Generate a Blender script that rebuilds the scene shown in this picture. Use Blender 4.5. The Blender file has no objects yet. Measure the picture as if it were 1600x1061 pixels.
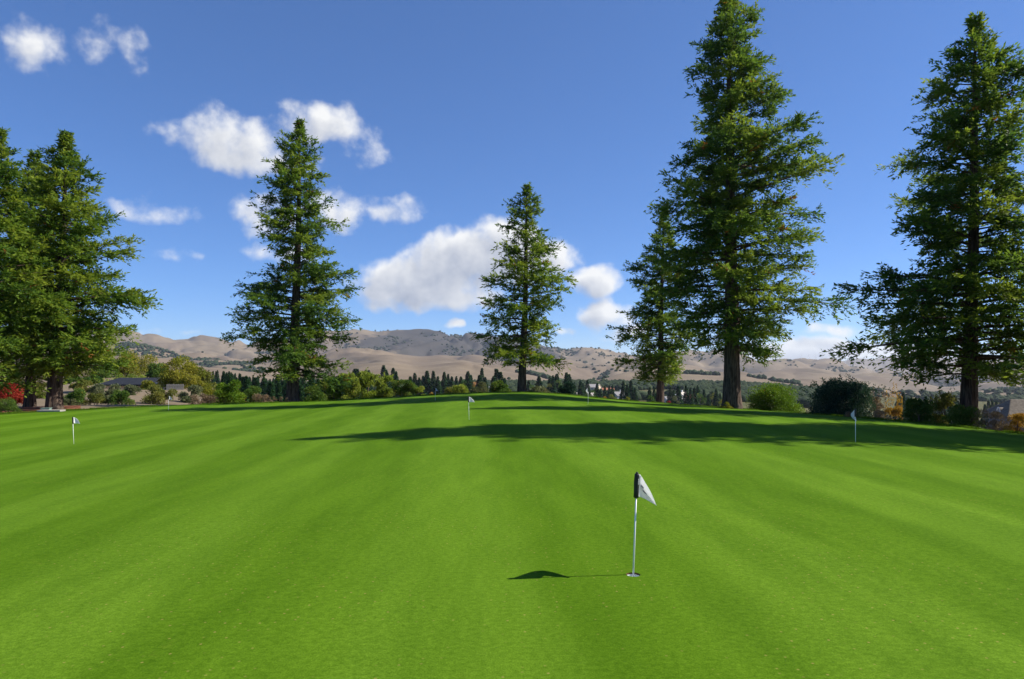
import bpy, bmesh, math, random
import numpy as np
from mathutils import Vector, Matrix

# ------------------------------------------------------------------ camera, sky, sun, exposure
SC = bpy.context.scene
COL = SC.collection
F_PX, CX, CY, HOR = 1067.0, 800.0, 530.5, 575.0      # 24 mm lens on a 36 mm frame, horizon row
CAM_Z = 1.585
PITCH = math.atan((HOR - CY) / F_PX)
cam = bpy.data.objects.new('camera', bpy.data.cameras.new('camera'))
COL.objects.link(cam)
cam.data.lens = 24.0
cam.data.sensor_width = 36.0
cam.data.clip_start = 0.1
cam.data.clip_end = 60000
cam.location = (0, 0, CAM_Z)
cam.rotation_euler = (math.pi / 2 + PITCH, 0, 0)
SC.camera = cam

SUN_DIR = Vector((1.015, 0.115, 0.79)).normalized()
SUN_EL = math.asin(SUN_DIR.z)
SUN_AZ = math.atan2(SUN_DIR.x, SUN_DIR.y)             # from +Y towards +X
sl = bpy.data.lights.new('sun', 'SUN')
sl.energy = 5.0
sl.angle = math.radians(0.53)
sl.color = (1.0, 0.93, 0.82)
so = bpy.data.objects.new('sun', sl)
COL.objects.link(so)
so.rotation_euler = SUN_DIR.to_track_quat('Z', 'Y').to_euler()

SC.view_settings.view_transform = 'Standard'
SC.view_settings.look = 'None'
SC.view_settings.exposure = 0.68
SC.view_settings.gamma = 1.0
SC.view_settings.use_curve_mapping = False
SC.cycles.use_denoising = True
SC.cycles.max_bounces = 6
SC.cycles.diffuse_bounces = 4
SC.cycles.glossy_bounces = 2
SC.cycles.transmission_bounces = 4
SC.cycles.transparent_max_bounces = 6
SC.cycles.volume_bounces = 0

SKY_STRENGTH = 0.150
SKY_TONE = (.76, 1.20, .510)
SKY = (9000, 2.0, 0, 6.0)                         # altitude, air, dust, ozone
CLOUD_LIGHT = 0.66
HAZE = 5.0e-5


def build_world():
    w = bpy.data.worlds.new('World')
    SC.world = w
    w.use_nodes = True
    nt = w.node_tree
    nt.nodes.clear()
    N = nt.nodes.new
    L = nt.links.new

    def maker(tree):
        def m(op, a, b=None, c=None):
            n = tree.nodes.new('ShaderNodeMath')
            n.operation = op
            for i, v in enumerate((a, b, c)):
                if v is None:
                    continue
                if isinstance(v, (int, float)):
                    n.inputs[i].default_value = v
                else:
                    tree.links.new(v, n.inputs[i])
            return n.outputs[0]

        def vec(op, a, b):
            n = tree.nodes.new('ShaderNodeVectorMath')
            n.operation = op
            for i, v in enumerate((a, b)):
                if isinstance(v, tuple):
                    n.inputs[i].default_value = v
                else:
                    tree.links.new(v, n.inputs[i])
            return n.outputs['Value'] if op == 'DOT_PRODUCT' else n.outputs[0]
        return m, vec

    # cloud banks over (azimuth, elevation) in degrees
    pxd = lambda x, y: (math.degrees(math.atan((x - 800) / F_PX)),
                        math.degrees(math.atan((HOR - y) / F_PX * math.cos(math.atan((x - 800) / F_PX)))))
    spec = [  # x, y, half width px, half height px, weight; wisps have a low weight
        (640, 445, 100, 44, 1.25), (720, 410, 95, 56, 1.35), (800, 395, 85, 58, 1.25), (690, 462, 120, 28, 1.0),
        (850, 402, 60, 34, 1.0), (933, 441, 52, 31, 1.15), (945, 492, 50, 30, 1.15), (975, 520, 50, 16, 0.9),
        (345, 212, 92, 48, .92), (500, 188, 84, 36, .85), (400, 242, 80, 30, .75), (555, 225, 70, 30, .38),
        (170, 62, 52, 34, .62), (36, 66, 44, 38, .58), (240, 328, 68, 23, .60), (605, 322, 54, 26, .58), (520, 330, 46, 40, .62),
        (418, 330, 60, 38, .62), (435, 396, 60, 18, .62), (272, 397, 52, 14, .55), (1305, 516, 40, 15, 1.0),
        (1270, 546, 110, 22, 1.05), (1395, 552, 110, 16, .95), (1180, 552, 60, 14, .85), (710, 506, 16, 8, .9),
        (300, 519, 30, 8, .6), (240, 517, 25, 8, .6), (885, 519, 22, 8, .8)]
    lobes = [pxd(x, y) + (math.degrees(a / F_PX), math.degrees(b / F_PX), wgt) for x, y, a, b, wgt in spec]
    rr = random.Random(4)
    for k in range(9):                                # the same fair-weather banks all round
        az = 62 + k * 27 + rr.uniform(-7, 7)
        az = az if az < 180 else az - 360
        lobes.append((az, rr.uniform(4, 30), rr.uniform(4, 7), rr.uniform(1.4, 2.6), rr.uniform(.7, 1.2)))
    gb = bpy.data.node_groups.new('cloud_banks', 'ShaderNodeTree')
    gb.interface.new_socket('P', in_out='INPUT', socket_type='NodeSocketVector')
    gb.interface.new_socket('D', in_out='OUTPUT', socket_type='NodeSocketFloat')
    gi, go = gb.nodes.new('NodeGroupInput'), gb.nodes.new('NodeGroupOutput')
    gm, gv = maker(gb)
    acc = None
    for (a, e, sa, se, wgt) in lobes:
        d = gv('MULTIPLY', gv('SUBTRACT', gi.outputs[0], (a, e, 0)), (1 / sa, 1 / se, 0))
        v = gm('MULTIPLY_ADD', gv('DOT_PRODUCT', d, d), -wgt * 0.8, wgt)
        acc = v if acc is None else gm('SMOOTH_MAX', acc, v, 0.35)
    gb.links.new(gm('MAXIMUM', acc, -1.5), go.inputs[0])

    def density(name, detail, amp):
        g = bpy.data.node_groups.new(name, 'ShaderNodeTree')
        g.interface.new_socket('P', in_out='INPUT', socket_type='NodeSocketVector')
        g.interface.new_socket('D', in_out='OUTPUT', socket_type='NodeSocketFloat')
        gi, go = g.nodes.new('NodeGroupInput'), g.nodes.new('NodeGroupOutput')
        gm, gv = maker(g)
        P = gi.outputs[0]

        def noise(scale, detail, rough, off):
            n = g.nodes.new('ShaderNodeTexNoise')
            n.inputs['Scale'].default_value = scale
            n.inputs['Detail'].default_value = detail
            n.inputs['Roughness'].default_value = rough
            g.links.new(gv('ADD', P, off), n.inputs['Vector'])
            return n
        wn = noise(0.42, 2, 0.55, (7.3, 2.1, 4.0))
        wv = gv('MULTIPLY', gv('SUBTRACT', wn.outputs['Color'], (0.5, 0.5, 0.5)), (2.4, 1.4, 0.0))
        bk = g.nodes.new('ShaderNodeGroup')
        bk.node_tree = gb
        g.links.new(gv('ADD', P, wv), bk.inputs[0])
        n1 = noise(0.42, detail, 0.53, (1.0, 3.0, 0.5)).outputs['Fac']
        g.links.new(gm('ADD', bk.outputs[0], gm('MULTIPLY_ADD', n1, amp, -amp * .5)), go.inputs[0])
        return g
    g = density('cloud_density', 6, 1.9)
    gs = density('cloud_shade', 3, 1.6)

    M, MV = maker(nt)
    tc = N('ShaderNodeTexCoord')
    sep = N('ShaderNodeSeparateXYZ')
    L(tc.outputs['Generated'], sep.inputs[0])
    az = M('MULTIPLY', M('ARCTAN2', sep.outputs[0], sep.outputs[1]), 180 / math.pi)
    el = M('MULTIPLY', M('ARCSINE', sep.outputs[2]), 180 / math.pi)
    cmb = N('ShaderNodeCombineXYZ')
    L(az, cmb.inputs[0])
    L(el, cmb.inputs[1])

    def grp(tree, vec):
        n = N('ShaderNodeGroup')
        n.node_tree = tree
        L(vec, n.inputs[0])
        return n.outputs[0]
    near = M('MULTIPLY', M('GREATER_THAN', grp(gb, cmb.outputs[0]), -1.2), M('GREATER_THAN', el, -1.0))
    d0 = grp(g, cmb.outputs[0])
    d1 = grp(gs, MV('ADD', cmb.outputs[0], (0.9, 1.1, 0)))     # a step towards the sun
    alpha = N('ShaderNodeMapRange')
    alpha.interpolation_type = 'SMOOTHSTEP'
    L(d0, alpha.inputs[0])
    for i, v in enumerate((0.18, 0.98, 0.0, 0.95)):
        alpha.inputs[i + 1].default_value = v
    lit = N('ShaderNodeMapRange')                             # depth of cloud towards the sun: white or grey
    L(d1, lit.inputs[0])
    for i, v in enumerate((0.25, 1.40, 1.0, 0.0)):
        lit.inputs[i + 1].default_value = v
    cc = N('ShaderNodeMix')
    cc.data_type = 'RGBA'
    L(lit.outputs[0], cc.inputs[0])
    cc.inputs[6].default_value = (0.42, 0.46, 0.56, 1)
    cc.inputs[7].default_value = (0.96, 0.96, 0.95, 1)
    sky = N('ShaderNodeTexSky')
    sky.sky_type = 'NISHITA'
    sky.sun_disc = False
    sky.sun_elevation = SUN_EL
    sky.sun_rotation = SUN_AZ
    sky.altitude = SKY[0]
    sky.air_density = SKY[1]
    sky.dust_density = SKY[2]
    sky.ozone_density = SKY[3]
    gam = N('ShaderNodeGamma')                                # the film's response to the bright horizon
    gam.inputs[1].default_value = SKY_TONE[0]
    L(sky.outputs[0], gam.inputs[0])
    hs = N('ShaderNodeHueSaturation')
    hs.inputs['Saturation'].default_value = SKY_TONE[1]
    hs.inputs['Hue'].default_value = SKY_TONE[2]
    L(gam.outputs[0], hs.inputs['Color'])
    b0 = N('ShaderNodeBackground')
    L(hs.outputs[0], b0.inputs['Color'])
    b0.inputs['Strength'].default_value = SKY_STRENGTH
    b1 = N('ShaderNodeBackground')
    L(cc.outputs[2], b1.inputs['Color'])
    b1.inputs['Strength'].default_value = CLOUD_LIGHT
    m1 = N('ShaderNodeMixShader')
    L(alpha.outputs[0], m1.inputs[0])
    L(b0.outputs[0], m1.inputs[1])
    L(b1.outputs[0], m1.inputs[2])
    m0 = N('ShaderNodeMixShader')
    L(near, m0.inputs[0])
    L(b0.outputs[0], m0.inputs[1])
    L(m1.outputs[0], m0.inputs[2])
    low = N('ShaderNodeMixShader')                            # no bank stands higher than this
    L(M('LESS_THAN', el, 37.0), low.inputs[0])
    L(b0.outputs[0], low.inputs[1])
    L(m0.outputs[0], low.inputs[2])
    out = N('ShaderNodeOutputWorld')
    L(low.outputs[0], out.inputs['Surface'])
    w.cycles.sampling_method = 'MANUAL'
    w.cycles.sample_map_resolution = 512


build_world()

# ------------------------------------------------------------------ helpers


def tag(o, label=None, cat=None, group=None, kind=None):
    if label:
        o['label'] = label
    if cat:
        o['category'] = cat
    if group:
        o['group'] = group
    if kind:
        o['kind'] = kind
    return o


def empty(name, loc=(0, 0, 0), rz=0.0):
    o = bpy.data.objects.new(name, None)
    COL.objects.link(o)
    o.location = loc
    o.rotation_euler = (0, 0, rz)
    o.empty_display_size = 0.2
    return o


def mesh_np(name, V, faces, mat, parent=None, attrs=None, smooth=False, loc=None):
    """faces: list of int arrays, each (n, k)"""
    V = np.asarray(V, dtype=np.float32)
    me = bpy.data.meshes.new(name)
    me.vertices.add(len(V))
    me.vertices.foreach_set('co', V.ravel())
    idx = np.concatenate([np.asarray(f, dtype=np.int32).ravel() for f in faces])
    cnt = np.concatenate([np.full(len(f), np.asarray(f).shape[1], dtype=np.int32) for f in faces])
    start = np.concatenate([[0], np.cumsum(cnt)[:-1]]).astype(np.int32)
    me.loops.add(len(idx))
    me.loops.foreach_set('vertex_index', idx)
    me.polygons.add(len(cnt))
    me.polygons.foreach_set('loop_start', start)
    me.polygons.foreach_set('loop_total', cnt)
    if smooth:
        me.polygons.foreach_set('use_smooth', np.ones(len(cnt), dtype=bool))
    me.update(calc_edges=True)
    me.validate()
    for k, v in (attrs or {}).items():
        v = np.asarray(v, dtype=np.float32)
        a = me.attributes.new(k, 'FLOAT', 'POINT')
        a.data.foreach_set('value', v)
    if mat is not None:
        me.materials.append(mat)
    o = bpy.data.objects.new(name, me)
    COL.objects.link(o)
    if parent is not None:
        o.parent = parent
    if loc is not None:
        o.location = loc
    return o


class MB:
    """collects boxes, tubes and polygons into one mesh"""

    def __init__(self):
        self.v, self.f = [], []

    def poly(self, pts, faces):
        b = len(self.v)
        self.v += [tuple(p) for p in pts]
        self.f += [tuple(i + b for i in f) for f in faces]
        return self

    def box(self, c, s, rz=0.0):
        cx, cy, cz = c
        hx, hy, hz = s[0] / 2, s[1] / 2, s[2] / 2
        ca, sa = math.cos(rz), math.sin(rz)
        pts = []
        for z in (-hz, hz):
            for (x, y) in ((-hx, -hy), (hx, -hy), (hx, hy), (-hx, hy)):
                pts.append((cx + x * ca - y * sa, cy + x * sa + y * ca, cz + z))
        return self.poly(pts, [(3, 2, 1, 0), (4, 5, 6, 7), (0, 1, 5, 4), (1, 2, 6, 5), (2, 3, 7, 6), (3, 0, 4, 7)])

    def tube(self, pts, radii, n=8, cap=True):
        pts = [Vector(p) for p in pts]
        rings = []
        b = len(self.v)
        for i, p in enumerate(pts):
            t = (pts[min(i + 1, len(pts) - 1)] - pts[max(i - 1, 0)]).normalized()
            a = Vector((1, 0, 0)) if abs(t.x) < 0.9 else Vector((0, 1, 0))
            u = t.cross(a).normalized()
            w = t.cross(u)
            for k in range(n):
                q = 2 * math.pi * k / n
                self.v.append(tuple(p + (u * math.cos(q) + w * math.sin(q)) * radii[i]))
        for i in range(len(pts) - 1):
            for k in range(n):
                k2 = (k + 1) % n
                self.f.append((b + i * n + k, b + i * n + k2, b + (i + 1) * n + k2, b + (i + 1) * n + k))
        if cap:
            self.f.append(tuple(b + k for k in range(n))[::-1])
            e = b + (len(pts) - 1) * n
            self.f.append(tuple(e + k for k in range(n)))
        return self

    def build(self, name, mat, parent=None, smooth=False, bevel=0):
        me = bpy.data.meshes.new(name)
        me.from_pydata(self.v, [], self.f)
        me.validate()
        me.update()
        if smooth:
            for p in me.polygons:
                p.use_smooth = True
        if mat is not None:
            me.materials.append(mat)
        o = bpy.data.objects.new(name, me)
        COL.objects.link(o)
        if parent is not None:
            o.parent = parent
        if bevel:
            m = o.modifiers.new('bevel', 'BEVEL')
            m.width = bevel
            m.segments = 2
        return o


def copy_tree(o, parent=None):
    c = o.copy()
    COL.objects.link(c)
    c.parent = parent
    for ch in [x for x in bpy.data.objects if x.parent is o]:
        copy_tree(ch, c)
    return c


def ss(x, a, b):
    t = np.clip((x - a) / (b - a), 0, 1)
    return t * t * (3 - 2 * t)


def _hash(ix, iy, seed):
    h = (ix.astype(np.int64) * 374761393 + iy.astype(np.int64) * 668265263 + seed * 982451653) & 0xffffffff
    h = ((h ^ (h >> 13)) * 1274126177) & 0xffffffff
    return ((h ^ (h >> 16)) & 0xffff) / 65535.0


def gnoise(x, y, seed=0):
    """gradient noise, about -0.7..0.7"""
    x = np.asarray(x, float)
    y = np.asarray(y, float)
    ix, iy = np.floor(x).astype(np.int64), np.floor(y).astype(np.int64)
    fx, fy = x - ix, y - iy
    u, v = fx * fx * fx * (fx * (fx * 6 - 15) + 10), fy * fy * fy * (fy * (fy * 6 - 15) + 10)

    def gr(dx, dy):
        a = _hash(ix + dx, iy + dy, seed) * 2 * np.pi
        return np.cos(a) * (fx - dx) + np.sin(a) * (fy - dy)
    return (gr(0, 0) * (1 - u) + gr(1, 0) * u) * (1 - v) + (gr(0, 1) * (1 - u) + gr(1, 1) * u) * v


def fbm(x, y, seed=0, octv=5, gain=.5, lac=2.03):
    s, a = 0.0, 1.0
    for k in range(octv):
        s = s + a * gnoise(x, y, seed + k * 17)
        x, y, a = x * lac + 3.1, y * lac - 1.7, a * gain
    return s


def ridged(x, y, seed=0, octv=5, gain=.5):
    s, a, w = 0.0, 1.0, 1.0
    for k in range(octv):
        n = 1 - np.abs(gnoise(x, y, seed + k * 31)) * 2.2
        n = np.clip(n, 0, 1) ** 1.6
        s = s + a * n * w
        w = np.clip(n * 1.4, 0, 1)
        x, y, a = x * 2.07 + 5.3, y * 2.07 - 2.9, a * gain
    return s / 1.9


# ------------------------------------------------------------------ materials


class NT:
    def __init__(self, name):
        self.m = bpy.data.materials.new(name)
        self.m.use_nodes = True
        self.nt = self.m.node_tree
        self.nt.nodes.clear()
        self.out = self.nt.nodes.new('ShaderNodeOutputMaterial')

    def n(self, t, **kw):
        n = self.nt.nodes.new(t)
        for k, v in kw.items():
            setattr(n, k, v)
        return n

    def l(self, a, b):
        self.nt.links.new(a, b)

    def val(self, sock, v):
        if isinstance(v, bpy.types.NodeSocket):
            self.l(v, sock)
        else:
            sock.default_value = v

    def math(self, op, a, b=None, c=None, clamp=False):
        n = self.n('ShaderNodeMath', operation=op, use_clamp=clamp)
        for i, v in enumerate((a, b, c)):
            if v is not None:
                self.val(n.inputs[i], v)
        return n.outputs[0]

    def mix(self, f, a, b, mode='MIX'):
        n = self.n('ShaderNodeMix', data_type='RGBA', blend_type=mode)
        self.val(n.inputs[0], f)
        for i, v in ((6, a), (7, b)):
            self.val(n.inputs[i], v if isinstance(v, bpy.types.NodeSocket) else (v[0], v[1], v[2], 1))
        return n.outputs[2]

    def noise(self, vec, scale, detail=4, rough=.55, dist=0.0):
        n = self.n('ShaderNodeTexNoise')
        if vec is not None:
            self.l(vec, n.inputs['Vector'])
        n.inputs['Scale'].default_value = scale
        n.inputs['Detail'].default_value = detail
        n.inputs['Roughness'].default_value = rough
        n.inputs['Distortion'].default_value = dist
        return n.outputs['Fac']

    def ramp(self, f, a, b, lo=0.0, hi=1.0):
        n = self.n('ShaderNodeMapRange', interpolation_type='SMOOTHSTEP')
        self.val(n.inputs[0], f)
        n.inputs[1].default_value, n.inputs[2].default_value = a, b
        n.inputs[3].default_value, n.inputs[4].default_value = lo, hi
        return n.outputs[0]

    def obj(self):
        return self.n('ShaderNodeTexCoord').outputs['Object']

    def scaled(self, vec, s):
        n = self.n('ShaderNodeVectorMath', operation='MULTIPLY')
        self.l(vec, n.inputs[0])
        n.inputs[1].default_value = s
        return n.outputs[0]

    def attr(self, name):
        return self.n('ShaderNodeAttribute', attribute_name=name).outputs['Fac']

    def bump(self, h, strength=.3, dist=.02):
        n = self.n('ShaderNodeBump')
        n.inputs['Strength'].default_value = strength
        n.inputs['Distance'].default_value = dist
        self.l(h, n.inputs['Height'])
        return n.outputs[0]

    def principled(self, col, rough=.8, spec=.2, normal=None, metal=0.0, sheen=0.0):
        p = self.n('ShaderNodeBsdfPrincipled')
        self.val(p.inputs['Base Color'], col if isinstance(col, bpy.types.NodeSocket) else (*col, 1))
        self.val(p.inputs['Roughness'], rough)
        p.inputs['Specular IOR Level'].default_value = spec
        p.inputs['Metallic'].default_value = metal
        if sheen:
            p.inputs['Sheen Weight'].default_value = sheen
        if normal is not None:
            self.l(normal, p.inputs['Normal'])
        self.l(p.outputs[0], self.out.inputs[0])
        return p


def leaf_mat(name, dark, mid, light, odd=(.2, .09, .03), odd_at=.97, trans=.35, rough=.5):
    """attribute tint 0..1 chooses the leaf colour; sunlight also passes through a leaf"""
    t = NT(name)
    a = t.attr('tint')
    c = t.mix(t.ramp(a, 0.0, .5), dark, mid)
    c = t.mix(t.ramp(a, .45, .95), c, light)
    c = t.mix(t.math('GREATER_THAN', a, odd_at), c, odd)
    p = t.n('ShaderNodeBsdfPrincipled')
    t.l(c, p.inputs['Base Color'])
    p.inputs['Roughness'].default_value = rough
    p.inputs['Specular IOR Level'].default_value = .06
    tr = t.n('ShaderNodeBsdfTranslucent')
    t.l(t.mix(.5, c, t.mix(1.0, c, (1.6, 1.5, .5), 'MULTIPLY')), tr.inputs['Color'])
    ms = t.n('ShaderNodeMixShader')
    ms.inputs[0].default_value = trans
    t.l(p.outputs[0], ms.inputs[1])
    t.l(tr.outputs[0], ms.inputs[2])
    t.l(ms.outputs[0], t.out.inputs[0])
    return t.m


def plain(name, col, rough=.7, spec=.3, metal=0.0, var=.12, scale=6.0, bump=0.0):
    t = NT(name)
    v = t.noise(t.obj(), scale, 5)
    c = t.mix(t.ramp(v, .3, .7), tuple(x * (1 - var) for x in col), tuple(min(1, x * (1 + var)) for x in col))
    t.principled(c, rough, spec, t.bump(v, bump, .02) if bump else None, metal)
    return t.m


def bark_mat(name, a, b, c):
    t = NT(name)
    o = t.obj()
    f = t.noise(t.scaled(o, (7, 7, .55)), 2.0, 6, .62, .4)
    g = t.noise(o, 1.3, 4)
    col = t.mix(t.ramp(f, .35, .65), a, b)
    col = t.mix(t.ramp(g, .5, .75, 0, .6), col, c)
    t.principled(col, .9, .1, t.bump(f, .9, .06))
    return t.m


M = {}
M['redwood'] = leaf_mat('redwood_leaf', (.050, .108, .028), (.105, .185, .030), (.180, .245, .036), (.24, .11, .03), .985, .46)
M['redwood_olive'] = leaf_mat('redwood_olive_leaf', (.056, .115, .022), (.125, .205, .028), (.210, .270, .036), (.25, .11, .03), .986, .46)
M['bark'] = bark_mat('redwood_bark', (.036, .026, .020), (.135, .100, .078), (.115, .112, .092))
M['twig'] = plain('twig_bark', (.10, .07, .05), .9, .1)
M['white_metal'] = plain('white_pole', (.78, .80, .78), .35, .5, 0, .03)
M['black'] = plain('black_sleeve', (.012, .013, .014), .45, .4, 0, .2)
M['grey_print'] = plain('grey_print', (.22, .23, .26), .8, .1)
M['soil'] = plain('hole_soil', (.10, .06, .03), .95, .05, 0, .3, 60)


def flag_mat():
    t = NT('flag_cloth')
    w = t.noise(t.obj(), 400, 2)
    c = t.mix(w, (.82, .83, .84), (.88, .88, .88))
    d = t.n('ShaderNodeBsdfDiffuse')
    t.l(c, d.inputs[0])
    tr = t.n('ShaderNodeBsdfTranslucent')
    t.l(c, tr.inputs[0])
    ms = t.n('ShaderNodeMixShader')
    ms.inputs[0].default_value = .5
    t.l(d.outputs[0], ms.inputs[1])
    t.l(tr.outputs[0], ms.inputs[2])
    t.l(ms.outputs[0], t.out.inputs[0])
    return t.m


M['flag'] = flag_mat()


def green_mat():
    t = NT('putting_green_turf')
    o = t.obj()
    sp = t.n('ShaderNodeSeparateXYZ')
    t.l(o, sp.inputs[0])
    x, y = sp.outputs[0], sp.outputs[1]
    big = t.noise(o, .16, 4, .5)
    # mower passes: bands about a metre wide running away from the viewer, uneven in strength
    u = t.math('ADD', t.math('MULTIPLY_ADD', y, .085, x), t.math('MULTIPLY', t.math('SUBTRACT', big, .5), .7))
    s1 = t.math('MULTIPLY_ADD', t.math('SINE', t.math('MULTIPLY_ADD', u, 2.3, 1.6)), .5, .5)
    s1 = t.ramp(s1, .22, .78)
    un = t.n('ShaderNodeCombineXYZ')
    t.l(t.math('MULTIPLY', u, .55), un.inputs[0])
    t.l(t.math('MULTIPLY', y, .05), un.inputs[1])
    s2 = t.noise(un.outputs[0], 1.6, 3)
    band = t.math('ADD', t.math('MULTIPLY', s1, .30), t.math('MULTIPLY', s2, .62))
    col = t.mix(t.ramp(band, .05, 1.0), (.072, .158, .0052), (.120, .232, .0140))
    # soft blotches, drawn out across the slope
    bl = t.noise(t.scaled(o, (1.5, .30, 1)), 1.3, 6, .6, .3)
    col = t.mix(t.ramp(bl, .30, .72), t.mix(1.0, col, (.86, .88, .86), 'MULTIPLY'), t.mix(1.0, col, (1.12, 1.08, 1.15), 'MULTIPLY'))
    # grain of the cut blades
    gr = t.noise(t.scaled(o, (1, 1.0, 1)), 95, 3, .75)
    gm = t.noise(t.scaled(o, (1, 1.3, 1)), 22, 5, .7)
    col = t.mix(t.ramp(gm, .28, .74), t.mix(1.0, col, (.76, .80, .70), 'MULTIPLY'), t.mix(1.0, col, (1.20, 1.15, 1.3), 'MULTIPLY'))
    col = t.mix(t.ramp(gr, .25, .8), t.mix(1.0, col, (.70, .74, .62), 'MULTIPLY'), t.mix(1.0, col, (1.26, 1.20, 1.4), 'MULTIPLY'))
    # sand left in the aeration holes: small straw dots, in patches
    vo = t.n('ShaderNodeTexVoronoi')
    t.l(o, vo.inputs['Vector'])
    vo.voronoi_dimensions = '2D'
    vo.inputs['Scale'].default_value = 9.0
    vo.inputs['Randomness'].default_value = .75
    dot = t.ramp(vo.outputs['Distance'], .03, .10, 1, 0)
    pat = t.ramp(t.noise(o, .55, 3), .40, .56)
    rnd = t.n('ShaderNodeSeparateColor')
    t.l(vo.outputs['Color'], rnd.inputs[0])
    dot = t.math('MULTIPLY', t.math('MULTIPLY', dot, pat), t.ramp(rnd.outputs[0], .35, .95, 0, .65))
    col = t.mix(dot, col, (.36, .27, .09))
    # a few worn straw smears
    sm = t.math('MULTIPLY', t.ramp(t.noise(o, 2.6, 6, .65), .62, .80, 0, .22), pat)
    col = t.mix(sm, col, (.30, .25, .05))
    hb = t.math('ADD', t.math('MULTIPLY', gr, .6), gm)
    p = t.principled(col, .9, .02, t.bump(hb, .55, .006))
    return t.m


M['green'] = green_mat()


def ground_mat():
    t = NT('dry_grass_hills')
    o = t.obj()
    n1 = t.noise(o, .012, 8, .6)
    n2 = t.noise(o, .0025, 6, .55)
    n3 = t.noise(o, .35, 6, .65)
    col = t.mix(t.ramp(n1, .3, .7), (.172, .136, .096), (.240, .194, .138))
    col = t.mix(t.ramp(n2, .35, .7, 0, .85), col, (.150, .115, .092))
    col = t.mix(t.ramp(n3, .3, .75, 0, .5), col, (.20, .15, .08))
    # chaparral and oak scrub on the far slopes
    br = t.attr('brush')
    bn = t.math('ADD', br, t.math('MULTIPLY', t.math('SUBTRACT', t.noise(o, .008, 9, .66), .5), 1.0))
    bcol = t.mix(t.noise(o, .02, 4), (.036, .040, .040), (.064, .056, .052))
    col = t.mix(t.ramp(bn, .42, .60, 0, .92), col, bcol)
    # green valley floor
    col = t.mix(t.ramp(t.math('ADD', t.attr('valley'), t.math('MULTIPLY', t.math('SUBTRACT', n1, .5), .8)), .35, .65),
                col, t.mix(t.ramp(n3, .3, .7), (.060, .075, .030), (.14, .12, .055)))
    t.principled(col, .95, .05, t.bump(t.noise(o, .05, 8, .65), .6, 2.5))
    return t.m


M['ground'] = ground_mat()


# ------------------------------------------------------------------ land
def px_dir(x, y):
    """slope of the sight line through a photo pixel: (dx, dz) per metre of depth"""
    c, s = math.cos(PITCH), math.sin(PITCH)
    u, v = (x - CX) / F_PX, (CY - y) / F_PX
    dy = c - v * s
    dz = s + v * c
    return u / dy, dz / dy


def at(x, y, D):
    a, b = px_dir(x, y)
    return Vector((a * D, D, CAM_Z + b * D))


def zy(y, D):
    return CAM_Z + (HOR - y) / F_PX * D


RIM_PX = [-900, -400, 0, 330, 600, 800, 1000, 1160, 1350, 1600, 1900, 2400]
RIM_D = [17, 25, 34, 44, 48, 49, 47, 40, 30.5, 24.5, 20, 15]


def rim_depth(px):
    return np.interp(px, RIM_PX, RIM_D)


def knoll(x, y):
    """height of the mown knoll"""
    ax = np.abs(x)
    q = np.where(ax < 18, .0022 * ax * ax, .0022 * 324 + .079 * (ax - 18))
    q = np.where(x < 0, .62 * (1 - np.exp(-(x / 9.5) ** 2)) + .0015 * np.maximum(-x - 20, 0), q)
    yy = np.clip(y, -30, 60)
    q = q + .42 * ss(y, 26, 46) * ss(x, 1, 9)
    return -q - .00006 * yy * yy + .02 * gnoise(x * .13, y * .13, 5) * ss(np.hypot(x, y), 3, 9)


T_PX = np.array([-900, -400, 0, 200, 310, 400, 520, 800, 1150, 1350, 1600, 2000, 2600], float)
T_D = np.array([61, 80, 110, 150, 200, 300, 450, 700, 950], float)
T_Z = np.array([
    [-1.3, -.6, -.2, .5, 1.5, 0, -8, -18, -20],
    [-1.3, -.6, -.2, .5, 1.5, 0, -8, -18, -20],
    [-1.4, -.6, -.3, .4, 1.6, 0, -8, -18, -20],
    [-1.5, -.6, -.3, .4, 1.4, -2, -10, -18, -20],
    [-1.9, -1.0, -.6, -.4, -1.5, -5, -11, -18, -20],
    [-1.8, -5, -10, -12, -13, -13.5, -14, -18, -20],
    [-1.5, -7, -14, -17, -18.5, -19, -19, -20, -20],
    [-1.5, -8, -15, -18, -20, -21, -21.5, -21.5, -21],
    [-3, -11, -16, -19, -21, -22, -22.5, -22.5, -22],
    [-5, -11, -16, -20, -24, -28, -31, -34, -36],
    [-5, -11, -16, -20, -24, -30, -34, -38, -40],
    [-5, -11, -16, -20, -24, -30, -34, -38, -40],
    [-5, -11, -16, -20, -24, -30, -34, -38, -40]])
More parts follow.
